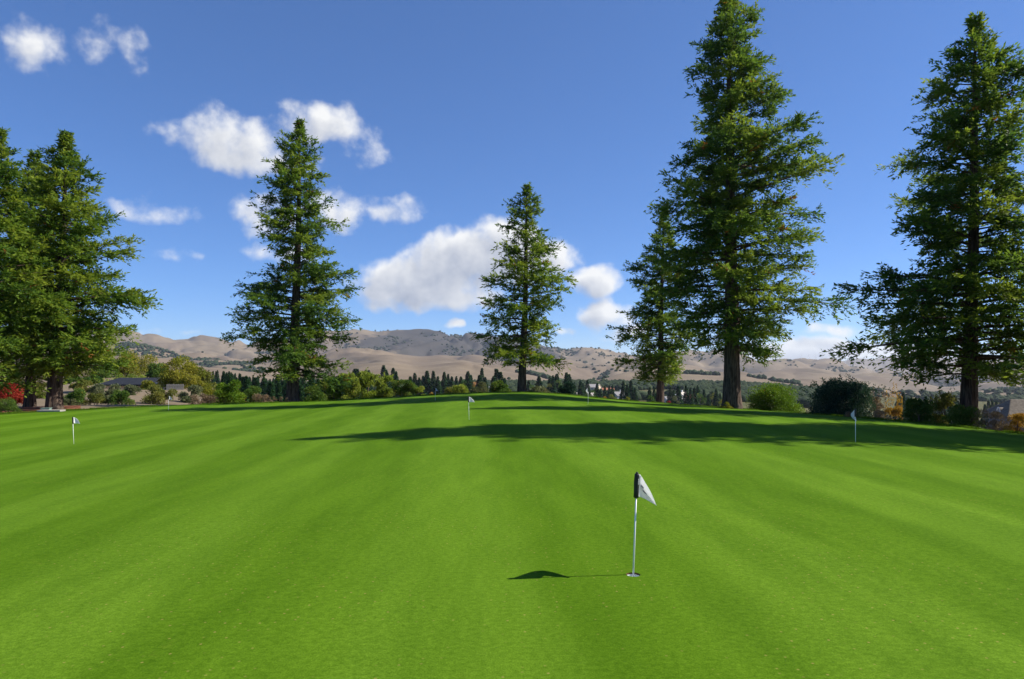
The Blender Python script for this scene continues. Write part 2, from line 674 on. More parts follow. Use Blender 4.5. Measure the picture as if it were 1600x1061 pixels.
RIDGE = {
    1500: ([-900, 0, 150, 220, 258, 300, 340, 400, 450, 500, 550, 609, 645, 675, 706, 740, 776, 830, 885, 938, 966, 1010, 1100, 1157, 1205, 1263, 1350, 1442, 1496, 1570, 1600, 1700, 2600],
           [556, 552, 546, 547, 559, 566, 568, 577, 584, 578, 560, 557, 568, 565, 558, 562, 570, 571, 591, 586, 575, 580, 578, 577, 586, 595, 602, 611, 606, 597, 601, 604, 600]),
    2600: ([-900, 0, 200, 300, 370, 450, 545, 600, 680, 740, 800, 860, 900, 950, 1100, 1200, 1300, 1400, 1500, 1600, 2600],
           [538, 536, 534, 545, 551, 553, 549, 546, 551, 553, 557, 553, 561, 559, 570, 577, 584, 583, 587, 582, 580]),
    4500: ([-900, 0, 200, 222, 240, 262, 300, 340, 372, 400, 460, 500, 545, 610, 650, 690, 740, 780, 830, 880, 938, 955, 1050, 1160, 1180, 1205, 1248, 1270, 1295, 1320, 1360, 1400, 1430, 1500, 1600, 2600],
           [525, 520, 524, 523, 525, 531, 530, 528, 532, 533, 530, 529, 525, 522, 520, 518, 519, 522, 530, 537, 540, 546, 551, 557, 563, 567, 565, 568, 566, 569, 568, 570, 576, 578, 574, 576]),
    9000: ([-900, 0, 800, 1200, 1331, 1360, 1390, 1450, 1520, 1600, 2600], [556, 556, 556, 569, 565, 567, 563.5, 561, 564, 562, 563])}


_G = np.arange(-1200, 2900, 4.0)


def soft(px, X, Y, sig):
    """piecewise profile rounded off over sig pixels of bearing"""
    k = np.exp(-.5 * (np.arange(-3 * sig, 3 * sig + 1, 4.0) / sig) ** 2)
    k /= k.sum()
    v = np.interp(_G, X, Y)
    m = len(k) // 2
    v = np.convolve(np.concatenate([np.full(m, v[0]), v, np.full(m, v[-1])]), k, 'same')[m:-m]
    return np.interp(px, _G, v)


def cub(t):
    return t * t * (3 - 2 * t)


def land_raw(px, D):
    """control heights by bearing and distance, without noise"""
    zs = np.empty((len(T_D),) + px.shape)
    for j in range(len(T_D)):
        zs[j] = soft(px, T_PX, T_Z[:, j], 24)
    kD = list(T_D)
    kz = [zs[j] for j in range(len(T_D))]
    prev = None
    for d in (1500, 2600, 4500, 9000):
        X, Y = RIDGE[d]
        z = zy(soft(px, X, Y, 14 if d < 4000 else 8), d)
        if prev is not None:
            pd, pz = prev
            kD.append(pd + (d - pd) * .38)
            kz.append(np.minimum(pz, z) - .018 * (d - pd) - 8)
        kD.append(d)
        kz.append(z)
        prev = (d, z)
    kD.append(14000)
    kz.append(prev[1] - 160)
    out = np.array(kz[0], float)
    for i in range(len(kD) - 1):
        m = (D >= kD[i]) & (D <= kD[i + 1])
        t = cub(np.clip((D - kD[i]) / (kD[i + 1] - kD[i]), 0, 1))
        out = np.where(m, kz[i] * (1 - t) + kz[i + 1] * t, out)
    return np.where(D > kD[-1], kz[-1], out)


def polar(x, y):
    r = np.hypot(x, y)
    th = np.arctan2(x, y)
    tc = np.clip(th, -1.02, 1.02)
    D = r * np.cos(tc)
    return CX + F_PX * np.tan(tc), D


def gully(x, y):
    """rounded spurs between sharp gullies, 0 in a gully, about 1 on a spur"""
    w = fbm(x / 1100, y / 1100, 71, 3)
    x2, y2 = x / 900 + w * .60, y / 1350 + w * .5
    a = np.abs(gnoise(x2, y2, 40)) * 2.0 + np.abs(gnoise(x2 * 2.1 + 3, y2 * 2.1, 41)) * .95 + np.abs(gnoise(x2 * 4.3, y2 * 4.3 + 7, 42)) * .50 + np.abs(gnoise(x2 * 9.1 + 5, y2 * 9.1, 43)) * .22
    return np.clip(a, 0, 1.6) ** .8


def land(x, y):
    """height of the ground sheet anywhere"""
    x = np.asarray(x, float)
    y = np.asarray(y, float)
    px, D = polar(x, y)
    rim = rim_depth(px)
    far = land_raw(px, np.maximum(D, 61))
    kn = knoll(x, y)
    # from the rim of the knoll down to the first control distance
    t = np.clip((D - rim) / np.maximum(61 - rim, 6), 0, 1)
    e = D - rim
    near = kn * (1 - cub(t)) + far * cub(t)
    z = np.where(D < 61, np.where(e < 0, kn, near), far)
    z = z - .45 * ss(-e, .6, 2.0) * (D < 61)           # a bed under the turf
    z = z - .10 * ss(e, -.6, .4) * (1 - ss(e, 2, 6))
    # relief
    amp = np.interp(D, [40, 80, 200, 700, 1000, 1500, 2600, 4500, 9000], [.05, .25, .8, 1.5, 8, 34, 80, 160, 80])
    g = gully(x, y)
    rel = np.where(D > 700, (g - .85) * amp, 0)
    rel = rel * ss(D, 700, 1300)
    z = z + rel + .12 * amp * fbm(x / 60, y / 60, 9, 4) * ss(D, 60, 120) * (D < 1200) + np.where(D < 200, .06 * fbm(x / 3.0, y / 3.0, 12, 3) * ss(e, .5, 3), 0)
    z = z - 3.0 * np.exp(-((px - 205) / 55) ** 4 - ((D - 92) / 11) ** 4)      # hollow with a house in it
    return z


def ground_z(x, y):
    return float(land(np.array([x]), np.array([y]))[0])


def turf_z(x, y):
    return float(knoll(np.array([float(x)]), np.array([float(y)]))[0])


def build_ground():
    th = np.concatenate([np.linspace(-math.pi, -.78, 90, endpoint=False), np.linspace(-.78, .78, 760, endpoint=False),
                         np.linspace(.78, math.pi, 90, endpoint=False)])
    r = np.concatenate([np.linspace(12, 60, 60, endpoint=False), np.geomspace(60, 900, 90, endpoint=False),
                        np.geomspace(900, 6200, 210, endpoint=False), np.geomspace(6200, 14000, 36)])
    R, T = np.meshgrid(r, th, indexing='ij')
    X, Y = R * np.sin(T), R * np.cos(T)
    Z = land(X, Y)
    px, D = polar(X, Y)
    g = gully(X, Y)
    big = fbm(X / 1500, Y / 1500, 55, 4)
    band = np.interp(px, [500, 570, 640, 700, 760, 830, 900, 1000], [.05, .32, .62, .75, 1.0, .8, .3, .0])
    br = band * ss(D, 3000, 3500) * (1 - ss(D, 5200, 6000)) * (1.78 - .80 * g + 1.2 * big)
    br = br + ss(D, 1500, 2100) * (1 - ss(D, 5200, 6000)) * np.clip(.62 - g, 0, 1) * 1.3
    br = br + ss(px, 1150, 1300) * ss(D, 1900, 2600) * (1 - ss(D, 6000, 7000)) * (.50 + .9 * big - .35 * g)
    val = (1 - ss(D, 800, 1000)) * ss(D, 230, 330)
    val = np.maximum(val, ss(px, 1180, 1320) * ss(D, 300, 420) * (1 - ss(D, 760, 980)))
    val = np.maximum(val, ss(px, 320, 420) * (1 - ss(px, 1200, 1300)) * ss(D, 55, 75) * (1 - ss(D, 800, 960)))
    V = np.stack([X, Y, Z], -1).reshape(-1, 3)
    nr, nt = R.shape
    i = np.arange(nr - 1)[:, None]
    j = np.arange(nt)[None, :]
    j2 = (j + 1) % nt
    q = np.stack([i * nt + j + 0 * j2, (i + 1) * nt + j + 0 * j2, (i + 1) * nt + j2, i * nt + j2], -1).reshape(-1, 4)
    V = np.vstack([V, [[0, 0, float(Z[0].mean())]]])
    c = len(V) - 1
    jj = np.arange(nt)
    tri = np.stack([np.full(nt, c), jj, (jj + 1) % nt], -1)
    o = mesh_np('terrain', V, [q[:, ::-1], tri[:, ::-1]], M['ground'], smooth=True,
                attrs={'brush': np.append(br.ravel(), 0), 'valley': np.append(val.ravel(), 0)})
    tag(o, kind='structure')
    return o


build_ground()

HOLE = at(989.5, 894.0, 5.32)
HOLE.z = turf_z(HOLE.x, HOLE.y)


def build_green():
    nphi = 288
    rings = 150
    hx, hy = HOLE.x, HOLE.y
    phi = np.linspace(0, 2 * np.pi, nphi, endpoint=False)
    dx, dy = np.cos(phi), np.sin(phi)
    R = np.zeros(nphi)
    rr = np.linspace(1, 90, 1800)
    for k in range(nphi):
        x, y = hx + dx[k] * rr, hy + dy[k] * rr
        px, D = polar(x, y)
        inside = np.where(y > 4, D < rim_depth(px), (np.abs(x) < 26) & (y > -14))
        bad = np.nonzero(~inside)[0]
        R[k] = rr[bad[0]] if len(bad) else 90
    ker = np.array([1, 2, 3, 2, 1]) / 9.0
    R = np.convolve(np.concatenate([R[-2:], R, R[:2]]), ker, 'valid')
    t = np.linspace(0, 1, rings)
    V = []
    for k in range(rings):
        rad = .054 * (R / .054) ** (t[k] ** .8)
        x, y = hx + dx * rad, hy + dy * rad
        z = knoll(x, y)
        V.append(np.stack([x, y, z], -1))
    last = V[-1].copy()                                 # turned-down lip into the bed
    last[:, 0] += dx * .10
    last[:, 1] += dy * .10
    last[:, 2] -= .35
    V.append(last)
    V = np.vstack(V)
    n = rings + 1
    i = np.arange(n - 1)[:, None]
    j = np.arange(nphi)[None, :]
    j2 = (j + 1) % nphi
    q = np.stack([i * nphi + j, (i + 1) * nphi + j, (i + 1) * nphi + j2, i * nphi + j2], -1).reshape(-1, 4)
    o = mesh_np('putting_green', V, [q], M['green'], smooth=True)
    tag(o, kind='structure')


build_green()

# ------------------------------------------------------------------ redwoods


def blades(P, d, n, ln, wd):
    """diamond leaf faces. P base, d direction, n rough normal, all (k,3)"""
    s = np.cross(d, n)
    s /= np.maximum(np.linalg.norm(s, axis=1, keepdims=True), 1e-6)
    m = P + d * (ln * .45)[:, None]
    w = s * wd[:, None]
    V = np.stack([P, m + w, P + d * ln[:, None], m - w], 1).reshape(-1, 3)
    k = len(P)
    q = np.arange(4 * k).reshape(k, 4)
    return V, q


def unit(a):
    return a / np.maximum(np.linalg.norm(a, axis=-1, keepdims=True), 1e-9)


def trunk_mesh(name, base, top, r0, parent, rng, mat, nseg=46, nang=40, flare=1.28):
    base, top = np.array(base), np.array(top)
    H = top[2] - base[2]
    t = np.concatenate([np.linspace(-.012, .12, 16, endpoint=False), np.linspace(.12, 1, nseg - 16)])
    ang = np.linspace(0, 2 * np.pi, nang, endpoint=False)
    V = []
    ph = rng.uniform(0, 6)
    for tt in t:
        r = r0 * (1 - max(tt, 0)) ** .85 * (1 + (flare - 1) * math.exp(-max(tt, 0) * H / .9)) + .012
        fl = 1 + .05 * np.sin(ang * 9 + ph + tt * 5) + .04 * np.sin(ang * 15 + 2 * ph - tt * 9) + rng.normal(0, .02, nang)
        fl = fl + .10 * np.sin(ang * 4 + ph) * math.exp(-max(tt, 0) * H / .7)
        c = base + (top - base) * tt + np.array([math.sin(tt * 6 + ph), math.cos(tt * 5 + ph), 0]) * .05
        V.append(np.stack([c[0] + np.cos(ang) * r * fl, c[1] + np.sin(ang) * r * fl, np.full(nang, c[2])], -1))
    V = np.vstack(V)
    n = len(t)
    i = np.arange(n - 1)[:, None]
    j = np.arange(nang)[None, :]
    j2 = (j + 1) % nang
    q = np.stack([i * nang + j, i * nang + j2, (i + 1) * nang + j2, (i + 1) * nang + j], -1).reshape(-1, 4)
    return mesh_np(name, V, [q], mat, parent, smooth=True)


def redwood(label, group, base_px, top_px, D, prof, seed, r0, mat='redwood', nb=240, dens=1.0, base_z=None, leaf=1.0, gap=.30, pos=None, H=None):
    """prof: rows (photo y, left x, right x) of the crown outline"""
    rng = np.random.default_rng(seed)
    b = at(base_px[0], base_px[1], D)
    b.z = ground_z(b.x, b.y) if base_z is None else base_z
    tp = at(top_px[0], top_px[1], D)
    root = empty('redwood_tree', b)
    tag(root, label, 'tree', group)
    base = np.zeros(3)
    top = np.array(tp - b)
    Ht = top[2]
    trunk_mesh('trunk', base, top, r0, root, rng, M['bark'])
    pz = np.array([at(base_px[0], y, D).z - b.z for y, _, _ in prof])
    s = D / F_PX
    axis_x = lambda y: base_px[0] + (top_px[0] - base_px[0]) * (base_px[1] - y) / (base_px[1] - top_px[1])
    Lf = np.array([max(.15, (axis_x(y) - xl) * s) for y, xl, xr in prof])
    Rt = np.array([max(.15, (xr - axis_x(y)) * s) for y, xl, xr in prof])
    o = np.argsort(pz)
    pz, Lf, Rt = pz[o], Lf[o], Rt[o]
    z0, z1 = pz[0] + .45, Ht * .992
    LV, LQ, LT = [], [], []
    off = 0
    tube = MB()
    # heights, denser towards the top
    q = (np.arange(nb) + rng.uniform(0, 1, nb)) / nb
    hz = z0 + (z1 - z0) * (1 - (1 - q) ** 1.12)
    phi = np.arange(nb) * 2.39996 + rng.normal(0, .35, nb)
    lim = np.where(rng.uniform(size=nb) < .46, rng.uniform(.98, 1.12, nb), rng.uniform(.42, .76, nb))   # leading limbs and fill
    for k in range(nb):
        z, a = hz[k], phi[k]
        c, sn = math.cos(a), math.sin(a)
        f = (z - z0) / (z1 - z0)
        sag = .25 * (1 - f) - .05
        # the outline is asked for at the height where the tip will hang
        zt = z + .9 * f ** 2
        rl, rr_ = np.interp(zt, pz, Lf), np.interp(zt, pz, Rt)
        L = (rl * (1 - c) + rr_ * (1 + c)) * .5
        L *= rng.uniform(.66, 1.04) if abs(c) < .6 else rng.uniform(.74, 1.10)
        L *= 1 + .38 * float(gnoise(np.array([z * .8 - seed]), np.array([c * 1.3 - sn + seed * 1.7]), seed + 5)[0])
        # open gaps between shelves of foliage
        gp = float(gnoise(np.array([z * .52 + seed]), np.array([c * 1.6 + sn * .7 + seed * 2.3]), seed)[0])
        if gp < -gap and f < .9:
            L *= .5
        cx, cy = top[0] * z / Ht, top[1] * z / Ht
        up = np.interp(f, [0, .3, .7, 1], [.10, .18, .30, .50]) + rng.normal(0, .07)
        L = max(.25, L - min(.42 if D < 45 else .30, .10 * L))
        L = min(L * lim[k], 1.0 * (rl * (1 - c) + rr_ * (1 + c)) * .5)
        ns = 7
        sv = np.linspace(0, 1, ns)
        bow = rng.normal(0, .10)
        hx = L * sv
        zz = L * (up * sv - sag * 1.55 * sv ** 2 + sag * .75 * sv ** 3)
        side = L * bow * sv ** 2
        A = np.stack([cx + c * hx - sn * side, cy + sn * hx + c * side, z + zz], -1)
        rb = .012 + .013 * L * (1 - f * .4)
        tube.tube([tuple(p) for p in A], list(np.linspace(rb * 1.3, .008, ns)), 4, False)
        # side twigs
        nt = int((9 + 9.0 * L) * dens)
        st = rng.uniform(.10, 1.0, nt) ** .72
        cl = np.sort(rng.uniform(.1, 1, max(2, int(L * 1.1))))          # twigs gather into clumps
        near = cl[np.argmin(np.abs(st[:, None] - cl[None]), 1)]
        st = np.clip(st + (near - st) * rng.uniform(0, .8, nt), .05, 1)
        st[:2] = 1.0
        ii = np.clip((st * (ns - 1)).astype(int), 0, ns - 2)
        fr = st * (ns - 1) - ii
        B = A[ii] * (1 - fr)[:, None] + A[ii + 1] * fr[:, None]
        T = unit(A[ii + 1] - A[ii])
        lat = unit(np.cross(T, np.array([0, 0, 1.0])))
        sg = np.where(rng.uniform(size=nt) < .5, -1, 1)
        an = rng.uniform(.45, 1.25, nt)
        an[:2] = .1
        td = T * np.cos(an)[:, None] + lat * (np.sin(an) * sg)[:, None]
        td[:, 2] += rng.normal(.12, .40, nt) - .5 * (rng.uniform(size=nt) < .25)
        td = unit(td)
        tl = (.20 + .30 * np.sqrt(np.clip(1 - st, 0, 1))) * L ** .75 * rng.uniform(.5, 1.15, nt) + .16
        tl = np.minimum(tl, 1.2) * np.interp(f, [.8, 1], [1, .6])
        tl[:2] = np.minimum(.22 * L + .2, .7)
        # leaf sprays along every twig
        m = np.maximum(5, (tl / (.058 * leaf) * 1.25).astype(int))
        tot = int(m.sum())
        ti = np.repeat(np.arange(nt), m)
        w = rng.uniform(.02, 1.0, tot)
        droop = -.22 * (w * tl[ti]) ** 2
        Pp = B[ti] + td[ti] * (w * tl[ti])[:, None]
        Pp[:, 2] += droop
        Pp += rng.normal(0, .035, (tot, 3))
        la = unit(np.cross(td[ti], np.array([0, 0, 1.0])))
        sd = np.where(rng.uniform(size=tot) < .5, -1, 1)
        aa = rng.uniform(.25, 1.15, tot)
        dd = td[ti] * np.cos(aa)[:, None] + la * (np.sin(aa) * sd)[:, None]
        dd[:, 2] += rng.normal(.0, .34, tot)
        dd = unit(dd)
        nn = unit(np.array([0, 0, .8]) + rng.normal(0, .62, (tot, 3)))
        ln = rng.uniform(.15, .32, tot) * leaf
        wd = rng.uniform(.026, .055, tot) * leaf
        v, qd = blades(Pp, dd, nn, ln, wd)
        LV.append(v)
        LQ.append(qd + off)
        off += len(v)
        bt = rng.uniform(.05, .90)
        tint = np.clip(bt + rng.normal(0, .16, nt)[ti] + rng.normal(0, .12, tot) + .22 * (w - .5) + .20 * (st[ti] - .6), 0, .96)
        brown = (rng.uniform(size=nt) < .006)[ti]
        tint = np.where(brown, 1.0, tint)
        LT.append(np.repeat(tint, 4))
    mesh_np('foliage', np.vstack(LV), [np.vstack(LQ)], M[mat], root, attrs={'tint': np.concatenate(LT)})
    tube.build('branches', M['twig'], root)
    return root


TREES = 'tall redwoods round the putting green'
redwood('tallest redwood with its top cut by the frame, thick furrowed trunk', TREES, (1143, 638), (1140, -14), 41,
        [(-14, 1138, 1142), (5, 1105, 1172), (30, 1086, 1190), (70, 1076, 1196), (105, 1070, 1222), (135, 1072, 1234), (165, 1070, 1226), (192, 1082, 1214),
         (212, 1056, 1255), (235, 1052, 1280), (262, 1060, 1304), (292, 1028, 1304), (322, 1014, 1290), (345, 1006, 1300), (375, 1010, 1268), (402, 1012, 1302),
         (440, 1024, 1296), (472, 1030, 1318), (500, 1044, 1292), (528, 1060, 1268), (548, 1080, 1222), (562, 1104, 1180)], 11, .47, nb=265)
redwood('short redwood half hidden behind the left side of the tallest one', TREES, (1030, 628), (1038, 322), 52,
        [(322, 1034, 1042), (350, 1018, 1054), (385, 998, 1068), (420, 986, 1076), (470, 976, 1090), (500, 970, 1094), (540, 954, 1102), (565, 962, 1108), (588, 984, 1100), (604, 1008, 1066)],
        12, .26, nb=150)
redwood('dark backlit redwood at the right edge, rising behind low shrubs', TREES, (1515, 655), (1525, 26), 30,
        [(26, 1522, 1528), (45, 1502, 1552), (80, 1476, 1588), (110, 1456, 1596), (140, 1454, 1590), (165, 1474, 1602), (200, 1440, 1620), (228, 1398, 1640), (266, 1384, 1650), (310, 1378, 1660),
         (360, 1384, 1670), (410, 1364, 1680), (460, 1346, 1690), (495, 1350, 1690), (522, 1322, 1690), (548, 1340, 1690), (570, 1390, 1680), (590, 1440, 1640), (604, 1460, 1572)],
        13, .31, nb=220, leaf=.9)
redwood('slim symmetrical redwood standing alone at the middle of the rim', TREES, (816, 615), (824, 290), 50,
        [(290, 820, 828), (306, 798, 846), (340, 784, 862), (365, 776, 868), (385, 766, 880), (412, 766, 890), (440, 752, 890), (480, 746, 900), (500, 754, 908), (522, 742, 894), (545, 738, 896), (566, 744, 898), (578, 790, 850)],
        14, .28, 'redwood_olive', nb=150, dens=.85, gap=.16)
redwood('redwood with a pinched waist in its crown, left of the centre', TREES, (458, 622), (469, 188), 48,
        [(188, 466, 472), (210, 444, 488), (240, 430, 496), (275, 408, 510), (305, 404, 520), (340, 408, 530), (356, 392, 534), (380, 404, 530), (398, 436, 504), (412, 384, 542), (432, 374, 550),
         (460, 380, 560), (480, 358, 556), (500, 356, 556), (526, 364, 572), (546, 368, 566), (572, 398, 560), (590, 430, 546), (598, 444, 520)],
        15, .37, nb=215)
redwood('broad olive redwood with the thicker of two trunks at the left', TREES, (86, 638), (103, 208), 40,
        [(208, 100, 106), (228, 78, 120), (255, 58, 138), (290, 44, 157), (325, 36, 170), (352, 24, 182), (400, 12, 201), (440, 4, 206), (473, -4, 220), (512, -12, 226), (545, -6, 222), (562, 8, 200), (580, 36, 160), (592, 60, 112)],
        16, .36, 'redwood_olive', nb=210)
redwood('redwood with a thin dark trunk behind the broad one at left', TREES, (47, 640), (54, 236), 43,
        [(236, 50, 58), (258, 30, 78), (300, 10, 98), (350, -8, 112), (400, -20, 124), (460, -34, 132), (520, -40, 140), (560, -30, 130), (590, 0, 95), (602, 22, 70)],
        17, .27, 'redwood_olive', nb=150)
redwood('redwood cut off by the left edge, only its right side showing', TREES, (-42, 645), (-2, 200), 36,
        [(200, -6, 4), (225, -24, 24), (262, -46, 44), (300, -66, 52), (350, -84, 62), (420, -104, 70), (480, -118, 76), (530, -126, 74), (575, -110, 56), (605, -70, 20)],
        18, .40, 'redwood_olive', nb=170)

# two more of the row stand just outside the frame on the right: their shadows cross the green
_side = [o for o in bpy.data.objects if o.get('label', '').startswith('redwood with a pinched')][0]
for (x, y, sc, rz, lab) in ((19.4, 19.6, .995, 1.0, 'redwood just out of view at right, its shadow crossing the green'),
                            (25.0, 21.5, 1.08, 2.4, 'outermost redwood right of the green, past the edge of view')):
    c = copy_tree(_side)
    c.location = (x, y, ground_z(x, y))
    c.scale = (sc, sc, sc)
    c.rotation_euler = (0, 0, rz)
    tag(c, lab, 'tree', TREES)

# ------------------------------------------------------------------ flags on the green
def on_turf(px, py):
    """where the sight line through a pixel meets the turf"""
    lo, hi = 2.0, 70.0
    a, b = px_dir(px, py)
    for D in np.arange(3, 60, .05):
        if CAM_Z + b * D <= turf_z(a * D, D):
            return Vector((a * D, D, turf_z(a * D, D)))
    return at(px, py, 45)


def cloth_mesh(fly, drop, folds, seed, bulge=.11):
    """a small flag gathered along its sleeve: x along the wind, z up, folds in y"""
    rr = random.Random(seed)
    nu, nv = 22, 16
    ph = rr.uniform(0, 6)
    pts = []
    z_top, z_bot = .766, .592
    for i in range(nu + 1):
        u = i / nu
        for j in range(nv + 1):
            v = j / nv
            zt = z_top - drop * u ** 1.45 + .006 * math.sin(9 * u + ph) * u
            zb = z_bot - (drop - .17) * u
            x = .019 + fly * u * (1 - .12 * math.sin(math.pi * v) * (1 - u))
            z = zb + (zt - zb) * v
            y = -.004 + bulge * math.sin(math.pi * u ** .8) * (.45 + .55 * math.sin(math.pi * v)) + folds * u * (1 - .5 * u) * math.sin(ph + 7 * v + 3 * u)
            pts.append((x, y, z))
    faces = []
    for i in range(nu):
        for j in range(nv):
            a = i * (nv + 1) + j
            faces.append((a, a + nv + 1, a + nv + 2, a + 1))
    return pts, faces, nu, nv


def make_flag(loc, h, label, seed, wind=0.0, lean=(0.0, 0.0), fly=.136, drop=.225, folds=.016, cup=False, bulge=.11):
    root = empty('practice_flag', loc, 0)
    root.scale = (h / .776,) * 3
    tag(root, label, 'flag', 'practice flags on the putting green')
    root.rotation_euler = (lean[1], lean[0], wind)
    MB().tube([(0, 0, -.10), (0, 0, .3), (0, 0, .60)], [.0068, .0066, .0062], 14).build('pole', M['white_metal'], root, True)
    s = MB()
    s.tube([(0, 0, .585), (0, 0, .590), (.0, .001, .64), (-.001, 0, .70), (.001, 0, .755), (0, 0, .768), (0, 0, .772)],
           [.017, .0205, .0195, .021, .0195, .0185, .013], 14)
    sv = s.build('sleeve', M['black'], root, True)
    MB().tube([(0, 0, .772), (0, 0, .780), (0, 0, .784)], [.009, .009, .005], 10).build('cap', M['black'], sv, True)
    pts, faces, nu, nv = cloth_mesh(fly, drop, folds, seed, bulge)
    c = MB().poly(pts, faces).build('cloth', M['flag'], root, True)
    md = c.modifiers.new('solid', 'SOLIDIFY')
    md.thickness = .0012
    # small printed emblem in the middle of the cloth, both strokes of it
    for (u0, u1, v0, v1) in ((9, 12, 9, 11), (11, 15, 6, 8)):
        p, f = [], []
        for i in range(u0, u1 + 1):
            for j in range(v0, v1 + 1):
                q = pts[i * (nv + 1) + j]
                p.append((q[0], q[1] - .0022, q[2]))
        m = v1 - v0 + 1
        for i in range(u1 - u0):
            for j in range(v1 - v0):
                a = i * m + j
                f.append((a, a + m, a + m + 1, a + 1))
        MB().poly(p, f).build('printed_mark', M['grey_print'], c)
    if cup:
        n = 40
        soil, lin = MB(), MB()
        for mb, z0, z1, r0, r1 in ((soil, .0, -.014, .0542, .0540), (lin, -.014, -.105, .0538, .0530)):
            p = []
            for (z, r) in ((z0, r0), (z1, r1)):
                p += [(r * math.cos(2 * math.pi * k / n), r * math.sin(2 * math.pi * k / n), z) for k in range(n)]
            f = [(k, (k + 1) % n, n + (k + 1) % n, n + k) for k in range(n)]
            mb.poly(p, f)
        p = [(.053 * math.cos(2 * math.pi * k / n), .053 * math.sin(2 * math.pi * k / n), -.105) for k in range(n)]
        lin.poly(p, [tuple(range(n))])
        hc = empty('hole_cup', (HOLE.x, HOLE.y, HOLE.z))
        tag(hc, 'white lined hole in the turf at the foot of the nearest flag', 'golf hole')
        soil.build('soil_edge', M['soil'], hc, True)
        lin.build('liner', M['cup'], hc, True)
        # row of tiny white letters up the sleeve
        t = MB()
        for k in range(9):
            z = .690 + k * .0052
            a = -1.05
            t.box((.0212 * math.cos(a), .0212 * math.sin(a), z), (.0055 if k % 3 else .0035, .0015, .0030), a + math.pi / 2)
        t.build('lettering', M['white_metal'], sv)
    return root


M['cup'] = plain('cup_liner', (.74, .80, .78), .4, .4, 0, .03)
make_flag((HOLE.x, HOLE.y, HOLE.z), .776, 'nearest practice flag, white cloth on black sleeve, foot in the white hole', 3, 0.0, (.045, .0), cup=True, bulge=.19, folds=.026)
for (px, py, hp, lab, seed, wind, lean, fly, drop, folds) in (
        (115, 694, 42, 'practice flag alone on the left part of the green, white pole', 5, .1, (-.06, 0), .17, .19, .010),
        (733, 656, 36, 'practice flag in the middle, standing between two long shadows', 7, -.1, (-.03, 0), .19, .18, .012),
        (1337, 691, 52, 'practice flag in shade on the right, before the dark bush', 9, .9, (.06, 0), .10, .28, .014),
        (919, 631.6, 26, 'distant practice flag below the village, seen edge on', 11, 1.4, (.02, 0), .10, .26, .014),
        (263, 641.7, 23, 'distant practice flag at the left rim above the dry slope', 13, .2, (.0, 0), .16, .20, .012),
        (680, 626, 14, 'farthest practice flag, tiny against the hedge row', 15, .3, (.0, 0), .15, .20, .012)):
    p = on_turf(px, py)
    make_flag(p, min(.86, max(.70, hp * p.y / F_PX)), lab, seed, wind, lean, fly, drop, folds)

# ------------------------------------------------------------------ shrubs
M['lf_bright'] = leaf_mat('bright_leaf', (.055, .120, .012), (.115, .210, .018), (.180, .270, .030), trans=.30)
M['lf_green'] = leaf_mat('green_leaf', (.036, .085, .016), (.080, .150, .026), (.155, .205, .042), (.32, .22, .04), .985, .32)
M['lf_dark'] = leaf_mat('dark_leaf', (.012, .034, .024), (.024, .060, .042), (.050, .095, .060), (.10, .13, .08), .985, .22, .42)
M['lf_willow'] = leaf_mat('pale_leaf', (.110, .165, .022), (.200, .270, .040), (.300, .340, .070), (.30, .24, .06), .98, .38)
M['lf_olive'] = leaf_mat('olive_leaf', (.075, .100, .022), (.145, .165, .036), (.230, .225, .056), (.26, .18, .05), .96, .34)
M['lf_yellow'] = leaf_mat('yellowing_leaf', (.110, .140, .016), (.205, .215, .026), (.320, .280, .040), (.30, .18, .03), .96, .38)
M['lf_sage'] = leaf_mat('sage_leaf', (.070, .095, .045), (.130, .155, .075), (.200, .210, .110), (.30, .24, .14), .96, .30)
M['lf_dry'] = leaf_mat('dry_leaf', (.120, .095, .065), (.200, .150, .100), (.300, .220, .150), (.36, .24, .10), .94, .25)
M['lf_red'] = leaf_mat('red_leaf', (.170, .018, .014), (.330, .040, .028), (.460, .085, .055), (.30, .14, .05), .97, .35)
M['lf_gold'] = leaf_mat('gold_leaf', (.200, .110, .018), (.330, .200, .030), (.430, .280, .055), (.30, .10, .04), .94, .38)
M['lf_conifer'] = leaf_mat('conifer_leaf', (.012, .038, .016), (.026, .070, .026), (.055, .110, .038), (.10, .11, .04), .99, .25)
M['stem'] = plain('shrub_stem', (.11, .085, .06), .9, .1, 0, .3)


